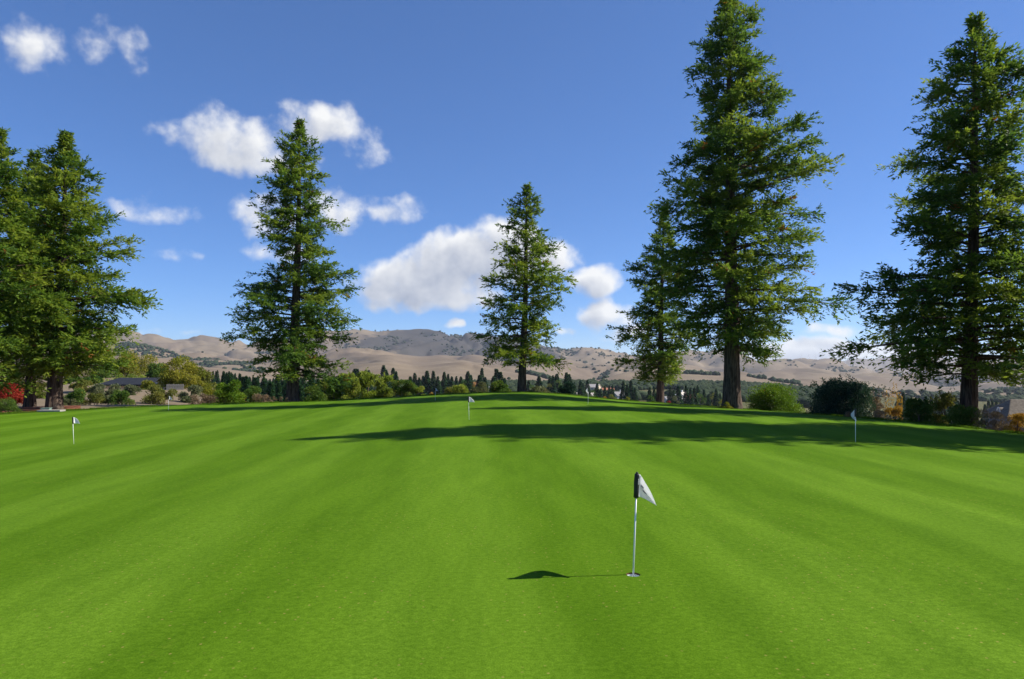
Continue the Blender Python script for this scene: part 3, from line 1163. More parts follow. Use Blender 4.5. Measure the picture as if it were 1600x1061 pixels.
def leaf_cloud(rng, rx, ry, h, n, ln, shape='round', upright=.3, lobes=16, z0=.0, inner=.25):
    """leaf faces over a lumpy crown; returns verts, quads, tint, lobe centres"""
    C, Rr = [], []
    for k in range(lobes):
        a = rng.uniform(0, 2 * np.pi)
        f = rng.uniform() ** .5 * .72
        if shape == 'box':
            c = np.array([rng.uniform(-.8, .8) * rx, rng.uniform(-.8, .8) * ry, rng.uniform(.15, .86) * h])
            r = .22 * min(rx, h)
        else:
            zt = rng.uniform(.06, .78) if shape == 'tall' else rng.uniform(0, 1) ** 1.15 * .74
            wz = (1 - .55 * zt) if shape == 'tall' else math.sqrt(max(.05, 1 - (zt / .92) ** 2))
            c = np.array([math.cos(a) * f * rx * wz, math.sin(a) * f * ry * wz, zt * h])
            r = rng.uniform(.22, .36) * min(max(rx, ry), h * .9) * (1 if lobes < 40 else .72)
        C.append(c)
        Rr.append(r)
    C, Rr = np.array(C), np.array(Rr)
    k = rng.integers(0, lobes, n)
    d = unit(rng.normal(0, 1, (n, 3)))
    d[:, 2] = np.where(d[:, 2] < -.35, -d[:, 2], d[:, 2])
    rad = Rr[k] * np.where(rng.uniform(size=n) < inner, rng.uniform(.3, .9, n), rng.uniform(.82, 1.12, n))
    P = C[k] + d * rad[:, None]
    P[:, 2] = np.maximum(P[:, 2], z0 + .02)
    sc = min(rx, h) * .05
    P += rng.normal(0, sc, (n, 3)) * .5
    dd = unit(d * .7 + rng.normal(0, .55, (n, 3)) + np.array([0, 0, upright]))
    nn = unit(d + rng.normal(0, .5, (n, 3)) + np.array([0, 0, .3]))
    L = rng.uniform(.6, 1.25, n) * ln
    v, q = blades(P, dd, nn, L, L * rng.uniform(.20, .34, n))
    lt = rng.normal(.42, .16, lobes)
    tint = np.clip(lt[k] + rng.normal(0, .17, n) + .12 * (rad / Rr[k] - .8), 0, .955)
    tint = np.where(rng.uniform(size=n) < .012, 1.0, tint)
    return v, q, np.repeat(tint, 4), C


def shrub(name, label, cat, px, ytop, wpx, D, mat, seed, n=7000, leaf=.07, shape='round', upright=.3, lobes=16,
          deep=1.0, group=None, stems=7, spikes=0, base=None):
    rng = np.random.default_rng(seed)
    b = at(px, 600, D)
    b.z = ground_z(b.x, b.y) - .04 if base is None else base
    h = at(px, ytop, D).z - b.z
    rx = wpx * .5 * D / F_PX
    root = empty(name, b)
    tag(root, label, cat, group)
    v, q, t, C = leaf_cloud(rng, rx, rx * deep, h * .96, n, leaf, shape, upright, lobes)
    if spikes:                                        # upright leading shoots standing out of the crown
        m = 26
        B = np.stack([rng.uniform(-.8, .8, spikes) * rx, rng.uniform(-.8, .8, spikes) * rx * deep, rng.uniform(.5, .82, spikes) * h], -1)
        top = B + np.stack([rng.normal(0, .1, spikes) * rx, rng.normal(0, .1, spikes) * rx, rng.uniform(.16, .34, spikes) * h], -1)
        top[:, 2] = np.minimum(top[:, 2], h * (1 - .45 * (np.hypot(B[:, 0] / rx, B[:, 1] / (rx * deep))) ** 2) * 1.04)
        ii = np.repeat(np.arange(spikes), m)
        w = rng.uniform(0, 1, len(ii))[:, None]
        P = B[ii] * (1 - w) + top[ii] * w + rng.normal(0, .015 * rx, (len(ii), 3))
        dd = unit(rng.normal(0, .7, (len(ii), 3)) + np.array([0, 0, .9]))
        LL = rng.uniform(.7, 1.2, len(ii)) * leaf
        v2, q2 = blades(P, dd, unit(rng.normal(0, 1, (len(ii), 3))), LL, LL * .26)
        q = np.vstack([q, q2 + len(v)])
        v = np.vstack([v, v2])
        t = np.concatenate([t, np.repeat(np.clip(rng.normal(.6, .2, len(ii)), 0, .95), 4)])
    mesh_np('foliage', v, [q], M[mat], root, attrs={'tint': t})
    mb = MB()
    for c in C[:stems]:
        mid = (c[0] * .4 + rng.normal(0, .04) * rx, c[1] * .4, c[2] * .5)
        r = max(.012, .018 * h)
        mb.tube([(c[0] * .12, c[1] * .12, -.1), mid, tuple(c)], [r, r * .7, r * .3], 5, False)
    mb.build('stems', M['stem'], root)
    return root


SH = [
    ('red_shrub', 'red-leaved shrub at the left edge under the redwoods', 'shrub', 14, 592, 70, 52, 'lf_red', 1, 6000, .10, 'round', .8, 16),
    ('clipped_shrub', 'clipped green mound in front of the red shrub', 'shrub', 14, 618, 44, 35.8, 'lf_green', 2, 7000, .05, 'round', .1, 18),
    ('shrub', 'light green rounded bush right of the left redwood trunks', 'shrub', 150, 612, 40, 45, 'lf_olive', 3, 5000, .07, 'round', .3, 14),
    ('shrub', 'dark green bush beside the light one, below the dry slope', 'shrub', 190, 609, 46, 45.5, 'lf_green', 4, 5500, .07, 'round', .3, 14),
    ('shrub', 'loose olive shrub on the dry slope above the left rim flag', 'shrub', 250, 597, 56, 62, 'lf_olive', 5, 5000, .10, 'round', .4, 12),
    ('shrub', 'sparse grey green shrub high on the dry slope', 'shrub', 296, 597, 44, 66, 'lf_sage', 6, 3500, .10, 'round', .4, 12),
    ('shrub', 'pinkish brown twiggy brush at the left rim', 'shrub', 318, 611, 50, 46.5, 'lf_dry', 7, 3800, .06, 'round', .6, 12),
    ('shrub', 'bright green bush with yellowing tips at the left rim', 'shrub', 358, 588, 62, 47.5, 'lf_bright', 8, 8500, .09, 'round', .4, 18),
    ('shrub', 'dark green bush tucked behind the bright green one', 'shrub', 394, 600, 36, 49.5, 'lf_green', 9, 4000, .08, 'round', .3, 12),
    ('shrub', 'low greyish twiggy shrub left of the waisted redwood', 'shrub', 412, 613, 40, 47, 'lf_dry', 10, 2600, .06, 'round', .6, 10),
    ('shrub', 'deep green bush right of the waisted redwood trunk', 'shrub', 490, 597, 46, 50.5, 'lf_green', 11, 5500, .08, 'round', .4, 14),
    ('shrub', 'pale leafy bush behind the deep green one, by the waisted redwood', 'shrub', 513, 588, 40, 54, 'lf_willow', 12, 4500, .10, 'tall', .8, 14),
    ('tall_shrub', 'leftmost of three tall feathery yellow green shrubs', 'shrub', 546, 579, 50, 53, 'lf_willow', 13, 7500, .11, 'tall', 1.1, 18),
    ('tall_shrub', 'middle and tallest of three feathery yellow green shrubs', 'shrub', 574, 576, 44, 54, 'lf_willow', 14, 7000, .11, 'tall', 1.1, 18),
    ('tall_shrub', 'feathery yellow green shrub next to the clipped dark hedge', 'shrub', 601, 583, 46, 52.5, 'lf_willow', 15, 7000, .10, 'tall', 1.0, 18),
    ('hedge', 'clipped dark green block of hedge on the rim', 'hedge', 633, 593, 44, 51, 'lf_green', 16, 10000, .07, 'box', .1, 34),
    ('shrub', 'thin low shrub with reddish stems right of the hedge gap', 'shrub', 708, 594, 40, 52, 'lf_olive', 17, 3500, .08, 'round', .7, 12),
    ('shrub', 'sage green shrub behind the middle flag', 'shrub', 745, 591, 46, 52.5, 'lf_sage', 18, 5000, .09, 'round', .6, 14),
    ('shrub', 'leafy mid green shrub left of the lone slim redwood', 'shrub', 784, 588, 44, 53, 'lf_green', 19, 5500, .09, 'round', .5, 14),
    ('shrub', 'pale grassy shrub right of the lone slim redwood trunk', 'shrub', 846, 598, 56, 52.5, 'lf_sage', 20, 6000, .11, 'round', 1.2, 14),
    ('shrub', 'dense dark bush at the right end of the hedge row', 'shrub', 886, 592, 46, 51, 'lf_dark', 21, 6000, .09, 'round', .6, 14),
    ('round_shrub', 'large dome of bright green foliage right of the tallest redwood', 'shrub', 1211, 592, 104, 42.5, 'lf_bright', 22, 30000, .085, 'round', .3, 80),
    ('round_shrub', 'large dark blue green bush with upright shoots', 'shrub', 1316, 586, 122, 34.5, 'lf_dark', 23, 32000, .085, 'round', .5, 80),
    ('shrub', 'dark leafy shrub right of the gap, before the right redwood', 'shrub', 1436, 616, 64, 30.5, 'lf_green', 24, 9000, .075, 'round', .5, 18),
    ('shrub', 'upright yellow tinged shrub just left of the right redwood trunk', 'shrub', 1474, 607, 44, 31.5, 'lf_olive', 25, 5500, .08, 'tall', .9, 14),
    ('shrub', 'sunlit green shrub standing before the right redwood trunk', 'shrub', 1506, 618, 66, 28.6, 'lf_green', 26, 9000, .065, 'round', .5, 18),
    ('shrub', 'pinkish dry twiggy shrub below the shingled roof', 'shrub', 1550, 634, 62, 27.5, 'lf_dry', 27, 5500, .05, 'round', .7, 14),
    ('shrub', 'yellow flowering shrub in the lower right corner of the rim', 'shrub', 1586, 640, 44, 26.5, 'lf_gold', 28, 3600, .05, 'round', .9, 12),
    ('shrub', 'green and gold shrub cut by the right edge', 'shrub', 1612, 632, 44, 26.0, 'lf_yellow', 29, 3600, .06, 'round', .8, 12),
    ('shrub', 'small straw coloured plant in the gap behind the right flag', 'shrub', 1376, 641, 40, 31.5, 'lf_dry', 30, 2600, .05, 'round', .8, 10),
    ('shrub', 'low plant with pale flowers at the dark bush foot', 'shrub', 1324, 642, 24, 31.6, 'lf_dry', 31, 1200, .05, 'round', .8, 8),
    ('shrub', 'small orange tinged plant at the foot of the tallest redwood', 'shrub', 1136, 628, 30, 40.1, 'lf_yellow', 32, 1400, .06, 'round', .9, 8),
    ('bare_tree', 'pale nearly bare tree in the gap right of the dark bush', 'tree', 1372, 600, 40, 62, 'lf_dry', 33, 2600, .10, 'tall', .8, 14),
    ('autumn_tree', 'thin golden autumn tree in the gap right of the dark bush', 'tree', 1397, 602, 36, 74, 'lf_gold', 34, 4200, .13, 'tall', .6, 14),
    # the slope on the left, behind the rim
    ('round_tree', 'large round yellow green tree on the left slope skyline', 'tree', 284, 552, 76, 88, 'lf_yellow', 40, 9000, .17, 'round', .3, 22),
    ('round_tree', 'smaller olive tree leaning right of the large round one', 'tree', 318, 572, 50, 86, 'lf_olive', 41, 5500, .16, 'round', .3, 16),
    ('round_tree', 'yellow green tree behind the dark roof, under the redwood boughs', 'tree', 206, 548, 84, 128, 'lf_yellow', 42, 7000, .22, 'round', .3, 20),
    ('round_tree', 'darker green tree left of the yellow one behind the roof', 'tree', 160, 556, 60, 122, 'lf_green', 43, 6000, .22, 'round', .3, 18),
    ('round_tree', 'bushy green tree between the dark roof and the large round tree', 'tree', 246, 566, 46, 112, 'lf_green', 44, 5000, .20, 'round', .3, 16),
    ('round_tree', 'olive tree seen low behind the left redwood trunk', 'tree', 118, 566, 56, 116, 'lf_olive', 45, 5000, .20, 'round', .3, 16),
    ('shrub', 'long pale hedge in front of the dark flat roof', 'hedge', 196, 586, 66, 100, 'lf_willow', 46, 5000, .15, 'box', .3, 22),
    ('shrub', 'mid green mound on the bank right of the left trunks', 'shrub', 136, 594, 64, 72, 'lf_olive', 47, 5500, .11, 'round', .3, 14),
    ('shrub', 'brushy mound between the two left redwood trunks', 'shrub', 66, 596, 60, 66, 'lf_olive', 48, 5000, .11, 'round', .4, 14),
    ('shrub', 'grey green brush on the dry bank below the dark roof', 'shrub', 205, 601, 50, 70, 'lf_sage', 49, 4000, .10, 'round', .4, 12),
    ('shrub', 'yellowish bush low at the right foot of the dry slope', 'shrub', 326, 598, 40, 70, 'lf_yellow', 50, 3500, .12, 'round', .4, 12),
    ('shrub', 'yellow green mound above the dry slope, right of the roof', 'shrub', 262, 582, 60, 96, 'lf_olive', 52, 5000, .14, 'round', .3, 14),
    ('shrub', 'broad green mound on the bank left of the dark roof', 'shrub', 128, 584, 70, 92, 'lf_green', 53, 6000, .14, 'round', .3, 16),
    ('shrub', 'bright low mound between the dark roof and the dry slope', 'shrub', 226, 595, 48, 80, 'lf_yellow', 54, 4000, .12, 'round', .3, 12),
    ('shrub', 'wide sage mound in the middle of the dry slope', 'shrub', 168, 599, 70, 62, 'lf_sage', 55, 6000, .10, 'round', .4, 14),
    ('shrub', 'green bush right beside the thicker left trunk', 'shrub', 124, 607, 50, 52, 'lf_green', 56, 5500, .09, 'round', .3, 14),
    ('shrub', 'olive bush seen left of the thin dark trunk', 'shrub', 26, 588, 60, 60, 'lf_olive', 57, 5000, .11, 'round', .3, 14),
    ('shrub', 'yellow tinged bush at the top of the dry slope', 'shrub', 302, 586, 56, 78, 'lf_yellow', 58, 5000, .13, 'round', .3, 14),
    ('shrub', 'low green shrub between the brown brush and bright bush', 'shrub', 338, 604, 40, 49, 'lf_olive', 59, 4000, .08, 'round', .4, 12),
    ('shrub', 'loose green shrub right of the pale bush by the waisted redwood', 'shrub', 526, 592, 36, 53, 'lf_bright', 64, 4500, .09, 'round', .6, 14),
    ('shrub', 'small yellow green shrub before the hedge right end', 'shrub', 656, 600, 26, 51.5, 'lf_willow', 65, 3000, .07, 'round', .6, 10),
    ('shrub', 'light green shrub left of the middle flag', 'shrub', 722, 596, 36, 51, 'lf_willow', 66, 4000, .08, 'round', .8, 12),
    ('shrub', 'low straw coloured shrub at the left rim right of the trunks', 'shrub', 108, 622, 44, 43, 'lf_sage', 51, 3600, .06, 'round', .4, 12),
]
for (nm, lab, cat, px, yt, w, D, mt, seed, n, lf, shp, up, lb) in SH:
    if 480 < px < 900:
        D += 4.5
    if 300 < px < 420:
        D += 7.5
    if 100 < px < 200 and D < 47:
        D += 8
    if D > 42 and lb < 40:
        lf, n = lf * 1.35, int(n * 1.25)
    shrub(nm, lab, cat, px, yt, w, D, mt, seed, n, lf, shp, up, lb, spikes=70 if 'upright shoots' in lab else (24 if shp == 'tall' else 0),
          deep=.7 if shp == 'box' else 1.0, stems=12 if 'bare' in nm else 7)
for k, px in enumerate((421, 430, 441, 449)):
    shrub('dry_tuft', ('first', 'second', 'third', 'fourth')[k] + ' from the left of four dry tufts beside the waisted redwood', 'plant', px, 617 + (k % 2) * 2, 11, 45.9, 'lf_dry', 60 + k, 260, .06, 'tall', 1.0, 5,
          group='dry tufts by the waisted redwood', stems=4)

def fringe():
    rng = np.random.default_rng(5)
    n = 60000
    px = rng.uniform(-80, 1680, n)
    D = rim_depth(px) + np.abs(rng.normal(0, .5, n)) - .35
    P = np.stack([(px - CX) / F_PX * D, D, np.zeros(n)], -1)
    P[:, 2] = np.maximum(knoll(P[:, 0], P[:, 1]) - .25 * ss(D - rim_depth(px), .0, .5), land(P[:, 0], P[:, 1])) - .005
    h = rng.uniform(.03, .085, n) * (.6 + .8 * (fbm(P[:, 0] * .8, P[:, 1] * .8, 3, 3) > -.1))
    d = unit(rng.normal(0, .35, (n, 3)) + np.array([0, 0, 1.0]))
    v, q = blades(P, d, unit(rng.normal(0, 1, (n, 3))), h, np.full(n, .009))
    o = mesh_np('fringe_grass', v, [q], M['lf_fringe'], attrs={'tint': np.repeat(np.clip(rng.normal(.45, .22, n), 0, .97), 4)})
    tag(o, 'longer fringe of grass round the edge of the green', 'grass', kind='stuff')


M['lf_fringe'] = leaf_mat('fringe_blade', (.050, .105, .008), (.085, .165, .012), (.140, .210, .020), (.26, .20, .07), .94, .35)
fringe()

# ------------------------------------------------------------------ beds and small fittings at the left trees
M['mulch'] = plain('bark_mulch', (.19, .075, .042), .95, .05, 0, .45, 14, .6)
M['slab'] = plain('pale_concrete', (.30, .285, .26), .85, .15, 0, .1, 8)
M['util'] = plain('green_box_paint', (.20, .30, .25), .5, .3, 0, .08)


def bed(name, x0, x1, d0, d1, mat):
    nx, ny = 60, 30
    V = []
    for j in range(ny + 1):
        for i in range(nx + 1):
            px = x0 + (x1 - x0) * i / nx
            D = float(rim_depth(px)) + d0 + (d1 - d0) * j / ny
            V.append(((px - CX) / F_PX * D, D))
    V = np.array(V)
    z = land(V[:, 0], V[:, 1]) + .03
    q = [(j * (nx + 1) + i, j * (nx + 1) + i + 1, (j + 1) * (nx + 1) + i + 1, (j + 1) * (nx + 1) + i) for j in range(ny) for i in range(nx)]
    o = mesh_np(name, np.column_stack([V, z]), [np.array(q)], mat, smooth=True)
    tag(o, kind='structure')


bed('mulch_bed', -260, 128, -.15, 7.5, M['mulch'])
p = at(72, 636, 36.6)
p.z = ground_z(p.x, p.y)
root = empty('utility_box', p, .2)
tag(root, 'small green utility box at the foot of the left redwood', 'utility box')
MB().box((0, 0, .10), (.42, .30, .24)).build('body', M['util'], root, bevel=.02)
MB().box((0, 0, .245), (.46, .34, .035)).build('lid', M['util'], root, bevel=.01)
p = at(80, 638, 35.9)
p.z = ground_z(p.x, p.y)
o = MB().box((0, 0, .05), (1.15, .55, .09), .1).build('concrete_slab', M['slab'], None, bevel=.015)
o.location = p
tag(o, 'pale concrete slab set in the mulch before the left redwood', 'slab')

# ------------------------------------------------------------------ buildings
M['wall_white'] = plain('white_stucco', (.72, .70, .66), .9, .1, 0, .06)
M['wall_cream'] = plain('cream_stucco', (.58, .48, .36), .9, .1, 0, .06)
M['wall_grey'] = plain('grey_siding', (.16, .17, .19), .85, .15, 0, .08)
M['roof_tile'] = plain('terracotta_roof', (.40, .17, .10), .9, .1, 0, .15, 2)
M['roof_grey'] = plain('grey_shingle_roof', (.26, .25, .25), .9, .1, 0, .15, 2)
M['roof_pale'] = plain('pale_roof', (.50, .45, .39), .9, .1, 0, .12, 2)
M['roof_black'] = plain('black_roof', (.022, .024, .028), .7, .2, 0, .2, 2)
M['shake'] = plain('weathered_shake', (.20, .17, .13), .9, .1, 0, .25, 5, .3)
M['pane'] = plain('window_glass', (.05, .07, .09), .12, .6, 0, .1)
M['trim'] = plain('white_trim', (.75, .74, .72), .6, .3, 0, .04)
M['wood'] = plain('weathered_fence', (.30, .28, .24), .9, .1, 0, .18, 3)


def house(label, px, D, w, d, h, rise, rz, wall, roof, group=None, chimney=True, dz=0.0):
    b = at(px, 600, D)
    b.z = ground_z(b.x, b.y) + dz
    root = empty('house', b, rz)
    tag(root, label, 'house', group)
    hw, hd = w / 2, d / 2
    m = MB()
    pts = [(-hw, -hd, -2), (hw, -hd, -2), (hw, hd, -2), (-hw, hd, -2), (-hw, -hd, h), (hw, -hd, h), (hw, hd, h), (-hw, hd, h), (-hw, 0, h + rise), (hw, 0, h + rise)]
    m.poly(pts, [(0, 1, 5, 4), (2, 3, 7, 6), (1, 2, 6, 9, 5), (3, 0, 4, 8, 7)])
    m.build('wall', M[wall], root)
    r = MB()
    e, sl_ = .5, rise / hd
    for sg in (-1, 1):
        y0, y1 = sg * (hd + e), 0
        z0, z1 = h - e * sl_ + .03, h + rise + .03
        t = .22
        a = [(-hw - e, y0, z0), (hw + e, y0, z0), (hw + e, y1, z1), (-hw - e, y1, z1)]
        c = [(x, y, z + t) for x, y, z in a]
        r.poly(a + c, [(0, 1, 2, 3), (7, 6, 5, 4), (0, 4, 5, 1), (1, 5, 6, 2), (2, 6, 7, 3), (3, 7, 4, 0)])
    ro = r.build('roof', M[roof], root)
    if chimney:
        MB().box((hw * .4, hd * .3, h + rise + .3), (.9, .9, 2.2)).build('chimney', M[wall], ro)
    nwin = max(2, int(w / 3.2))
    for k in range(nwin):
        x = -hw + w * (k + .5) / nwin
        for z in ([h - 1.5] if h < 4.2 else [h - 1.5, h - 4.3]):
            f = MB().box((x, -hd - .02, z), (1.5, .10, 1.35)).build('window', M['trim'], root)
            MB().box((x, -hd - .06, z), (1.22, .06, 1.08)).build('pane', M['pane'], f)
    f = MB().box((-hw - .02, 0, h - 1.4), (.10, 1.5, 1.3)).build('window', M['trim'], root)
    MB().box((-hw - .06, 0, h - 1.4), (.06, 1.2, 1.05)).build('pane', M['pane'], f)
    MB().box((hw * .1, -hd - .02, 1.0), (1.1, .12, 2.1)).build('door', M['wood'], root)
    return root


VG = 'village houses below the green'
for a in (
    ('white house under a grey roof, nearest the tallest redwood', 1052, 400, 11, 8, 4.6, 2.4, .25, 'wall_white', 'roof_grey'),
    ('cream house with a tiled roof beside the white one', 1082, 430, 9, 8, 5.0, 2.2, -.3, 'wall_cream', 'roof_tile'),
    ('white gabled house right of the short redwood', 1066, 450, 9, 7, 5.4, 2.4, .9, 'wall_white', 'roof_pale'),
    ('pale roofed house among gold trees, under the distant flag', 914, 470, 11, 9, 4.4, 2.0, .1, 'wall_cream', 'roof_pale'),
    ('tan house high in the village beside dark conifers', 928, 640, 11, 9, 5.6, 2.6, -.5, 'wall_cream', 'roof_pale'),
    ('white house left of the short redwood', 968, 450, 8, 8, 5.6, 2.2, .4, 'wall_white', 'roof_grey'),
    ('small cream house with red roof near the short redwood', 950, 560, 9, 8, 5.0, 2.0, .0, 'wall_cream', 'roof_tile'),
    ('white house in the gap between hedge and middle flag', 692, 430, 12, 8, 4.8, 2.0, -.15, 'wall_white', 'roof_pale'),
    ('house with terracotta roof above the sage shrubs', 741, 640, 12, 9, 7.0, 2.6, .3, 'wall_cream', 'roof_tile'),
    ('house with terracotta roof above the feathery shrubs', 610, 690, 12, 9, 8.4, 2.6, -.3, 'wall_cream', 'roof_tile'),
    ('house with dark grey roof left of the lone slim redwood', 768, 560, 10, 8, 5.2, 2.2, .5, 'wall_white', 'roof_grey')):
    house(*a, group=VG)


def near_house():
    """hipped roof: one hip slope turned to the left, the long slope towards the viewer"""
    ez = -2.68
    A, B, P = at(1575, 600, 59), at(1531, 600, 66), at(1580, 624, 62.5)
    ax = Vector((B.x - A.x, B.y - A.y, 0))
    wdt = ax.length
    ax.normalize()
    out = Vector((ax.y, -ax.x, 0))                    # along the ridge, away to the right
    root = empty('shingled_house', (A.x, A.y, ez - 4.0))
    tag(root, 'house with weathered hipped shingle roof at the right edge', 'house')
    o = Vector((A.x, A.y, 0))
    loc = lambda u, v, z: (ax * u + out * v) + Vector((0, 0, z))   # u along the hip eave, v along the ridge
    pr = Vector((P.x, P.y, 0)) - o
    pu, pv, rise, ln, h = pr.dot(ax), pr.dot(out), P.z - ez, 16.0, 4.0
    w = MB()
    c = [loc(.5, .5, 0), loc(wdt - .5, .5, 0), loc(wdt - .5, ln - .5, 0), loc(.5, ln - .5, 0)]
    w.poly([(p.x, p.y, -4) for p in c] + [(p.x, p.y, h) for p in c], [(0, 1, 5, 4), (1, 2, 6, 5), (2, 3, 7, 6), (3, 0, 4, 7)])
    w.build('wall', M['wall_grey'], root)
    R0, R1 = loc(pu, pv, h + rise), loc(pu, ln - pv, h + rise)
    E = [loc(0, 0, h), loc(wdt, 0, h), loc(wdt, ln, h), loc(0, ln, h)]
    for (e0, e1, r1, r0) in ((E[1], E[0], R0, R0), (E[0], E[3], R1, R0), (E[2], E[1], R0, R1), (E[3], E[2], R1, R1)):
        r = MB()
        nc = 18
        n = (e1 - e0).cross(r0 - e0).normalized()
        n = n if n.z > 0 else -n
        for k in range(nc):                           # overlapping courses, each lifted at its lower edge
            f0, f1 = k / nc, min(1.0, (k + 1.2) / nc)
            a = [e0.lerp(r0, f0) + n * .05, e1.lerp(r1, f0) + n * .05, e1.lerp(r1, f1) + n * .012, e0.lerp(r0, f1) + n * .012]
            b = [p - n * .06 for p in a]
            r.poly(a + b, [(0, 1, 2, 3), (7, 6, 5, 4), (0, 4, 5, 1), (1, 5, 6, 2), (3, 7, 4, 0), (2, 6, 7, 3)])
        r.build('roof_slope', M['shake'], root)
    # half-round window standing out of the hip slope
    n, rad = 14, .48
    cu, cv, cz = wdt * .46, .30, h + .22
    f = MB()
    prof = [(math.cos(math.pi * i / n), math.sin(math.pi * i / n)) for i in range(n + 1)]
    p0 = [loc(cu + rad * a, cv, cz + rad * b) for a, b in prof]
    p1 = [loc(cu + rad * a, cv + 1.3, cz + rad * b) for a, b in prof]
    m = n + 1
    f.poly(p0 + p1, [(i, i + 1, m + i + 1, m + i) for i in range(n)])
    d = f.build('dormer', M['shake'], root)
    t = MB()
    q0 = [loc(cu + (rad + .04) * a, cv - .03, cz + (rad + .04) * b) for a, b in prof]
    q1 = [loc(cu + (rad - .07) * a, cv - .03, cz + (rad - .07) * b) for a, b in prof]
    t.poly(q0 + q1, [(i, i + 1, m + i + 1, m + i) for i in range(n)])
    t.build('frame', M['trim'], d)
    MB().poly([loc(cu + (rad - .05) * a, cv - .01, cz + (rad - .05) * b) for a, b in prof], [tuple(range(m))]).build('pane', M['pane_pale'], d)


M['pane_pale'] = plain('hazy_glass', (.30, .32, .35), .2, .5, 0, .1)
near_house()

# the dark roof and its pale fence on the left slope
b = at(204, 600, 91)
root = empty('house', (b.x, b.y, -3.6), .05)
tag(root, 'low house with a wide black roof on the left slope', 'house')
MB().box((0, 2.2, 1.35), (6.4, 6.0, 2.9)).build('wall', M['wall_cream'], root)
r = MB()
a = [(-3.7, -1.6, 3.02), (3.4, -1.6, 3.02), (2.6, 2.6, 3.86), (-2.8, 2.6, 3.86)]
c = [(x, y, z - .12) for x, y, z in a]
r.poly(a + c, [(0, 1, 2, 3), (7, 6, 5, 4), (0, 4, 5, 1), (1, 5, 6, 2), (2, 6, 7, 3), (3, 7, 4, 0)])
a = [(-2.8, 2.62, 3.86), (2.6, 2.62, 3.86), (3.4, 6.0, 3.0), (-3.7, 6.0, 3.0)]
c = [(x, y, z - .12) for x, y, z in a]
r.poly(a + c, [(0, 1, 2, 3), (7, 6, 5, 4), (0, 4, 5, 1), (1, 5, 6, 2), (2, 6, 7, 3), (3, 7, 4, 0)])
r.build('roof', M['roof_black'], root)
MB().box((4.4, 1.0, 3.2), (1.9, 3.2, .25)).build('porch_roof', M['roof_pale'], root)
MB().box((4.4, 1.0, 1.6), (1.5, 2.6, 3.0)).build('porch', M['wall_cream'], root)
b = at(275, 600, 80)
root = empty('picket_fence', (b.x, b.y, ground_z(b.x, b.y) - .1), .25)
tag(root, 'pale weathered board fence right of the black roof', 'fence')
bd = None
for k in range(11):
    x = -.95 + k * .17
    if bd is None:
        bd = MB().box((0, 0, .35), (.14, .03, .8)).build('board', M['wood'], root)
        o = bd
    else:
        o = bd.copy()
        COL.objects.link(o)
        o.parent = root
    o.location = (x, 0, .02 * math.sin(k * 2.1))
MB().box((-.1, .05, .55), (1.95, .05, .09)).build('rail', M['wood'], root)

# ------------------------------------------------------------------ valley trees


def conifer_mesh(name, seed, n=2400):
    rng = np.random.default_rng(seed)
    V, Q, T = [], [], []
    z = rng.uniform(.04, 1, n) ** 1.0
    tier = .5 + .5 * np.sin(z * 34 + rng.uniform(0, 6))
    prof = (1 - z) ** .88 * .175 + .004
    a = rng.uniform(0, 2 * np.pi, n)
    lump = 1 + .35 * gnoise(np.cos(a) * 1.7 + seed, z * 7 + np.sin(a), seed)
    r = prof * lump * (.72 + .28 * tier) * rng.uniform(.55, 1.05, n)
    P = np.stack([np.cos(a) * r, np.sin(a) * r, z - .02 * r], -1)
    out = np.stack([np.cos(a), np.sin(a), np.full(n, -.25)], -1)
    d = unit(out + rng.normal(0, .45, (n, 3)))
    nn = unit(np.stack([np.cos(a) * .5, np.sin(a) * .5, np.full(n, .9)], -1) + rng.normal(0, .45, (n, 3)))
    ln = rng.uniform(.04, .075, n) * (1.1 - .6 * z)
    v, q = blades(P, d, nn, ln, ln * .36)
    t = np.repeat(np.clip(rng.normal(.42, .22, n), 0, .95), 4)
    # trunk
    m = 6
    ang = np.arange(m) / m * 2 * np.pi
    tv = np.vstack([np.stack([np.cos(ang) * .016, np.sin(ang) * .016, np.full(m, -.05)], -1), np.stack([np.cos(ang) * .003, np.sin(ang) * .003, np.full(m, .95)], -1)])
    tq = np.array([(k, (k + 1) % m, m + (k + 1) % m, m + k) for k in range(m)]) + len(v)
    o = mesh_np(name, np.vstack([v, tv]), [q, tq], M['lf_conifer'], attrs={'tint': np.concatenate([t, np.zeros(2 * m)])})
    me = o.data
    bpy.data.objects.remove(o)
    return me


CON = [conifer_mesh('valley_conifer', 300 + k) for k in range(5)]
rs = random.Random(8)


def valley_conifer(px, D, label, group, ytop=None, h=None, wide=1.0):
    b = at(px, 600, D)
    z = ground_z(b.x, b.y)
    if h is None:
        h = (at(px, ytop, D).z - z) * rs.uniform(.86, 1.02)
    o = bpy.data.objects.new('valley_conifer', rs.choice(CON))
    COL.objects.link(o)
    o.location = (b.x, b.y, z)
    o.scale = (h * wide, h * wide, h)
    o.rotation_euler = (0, 0, rs.uniform(0, 6.28))
    tag(o, label, 'tree', group)


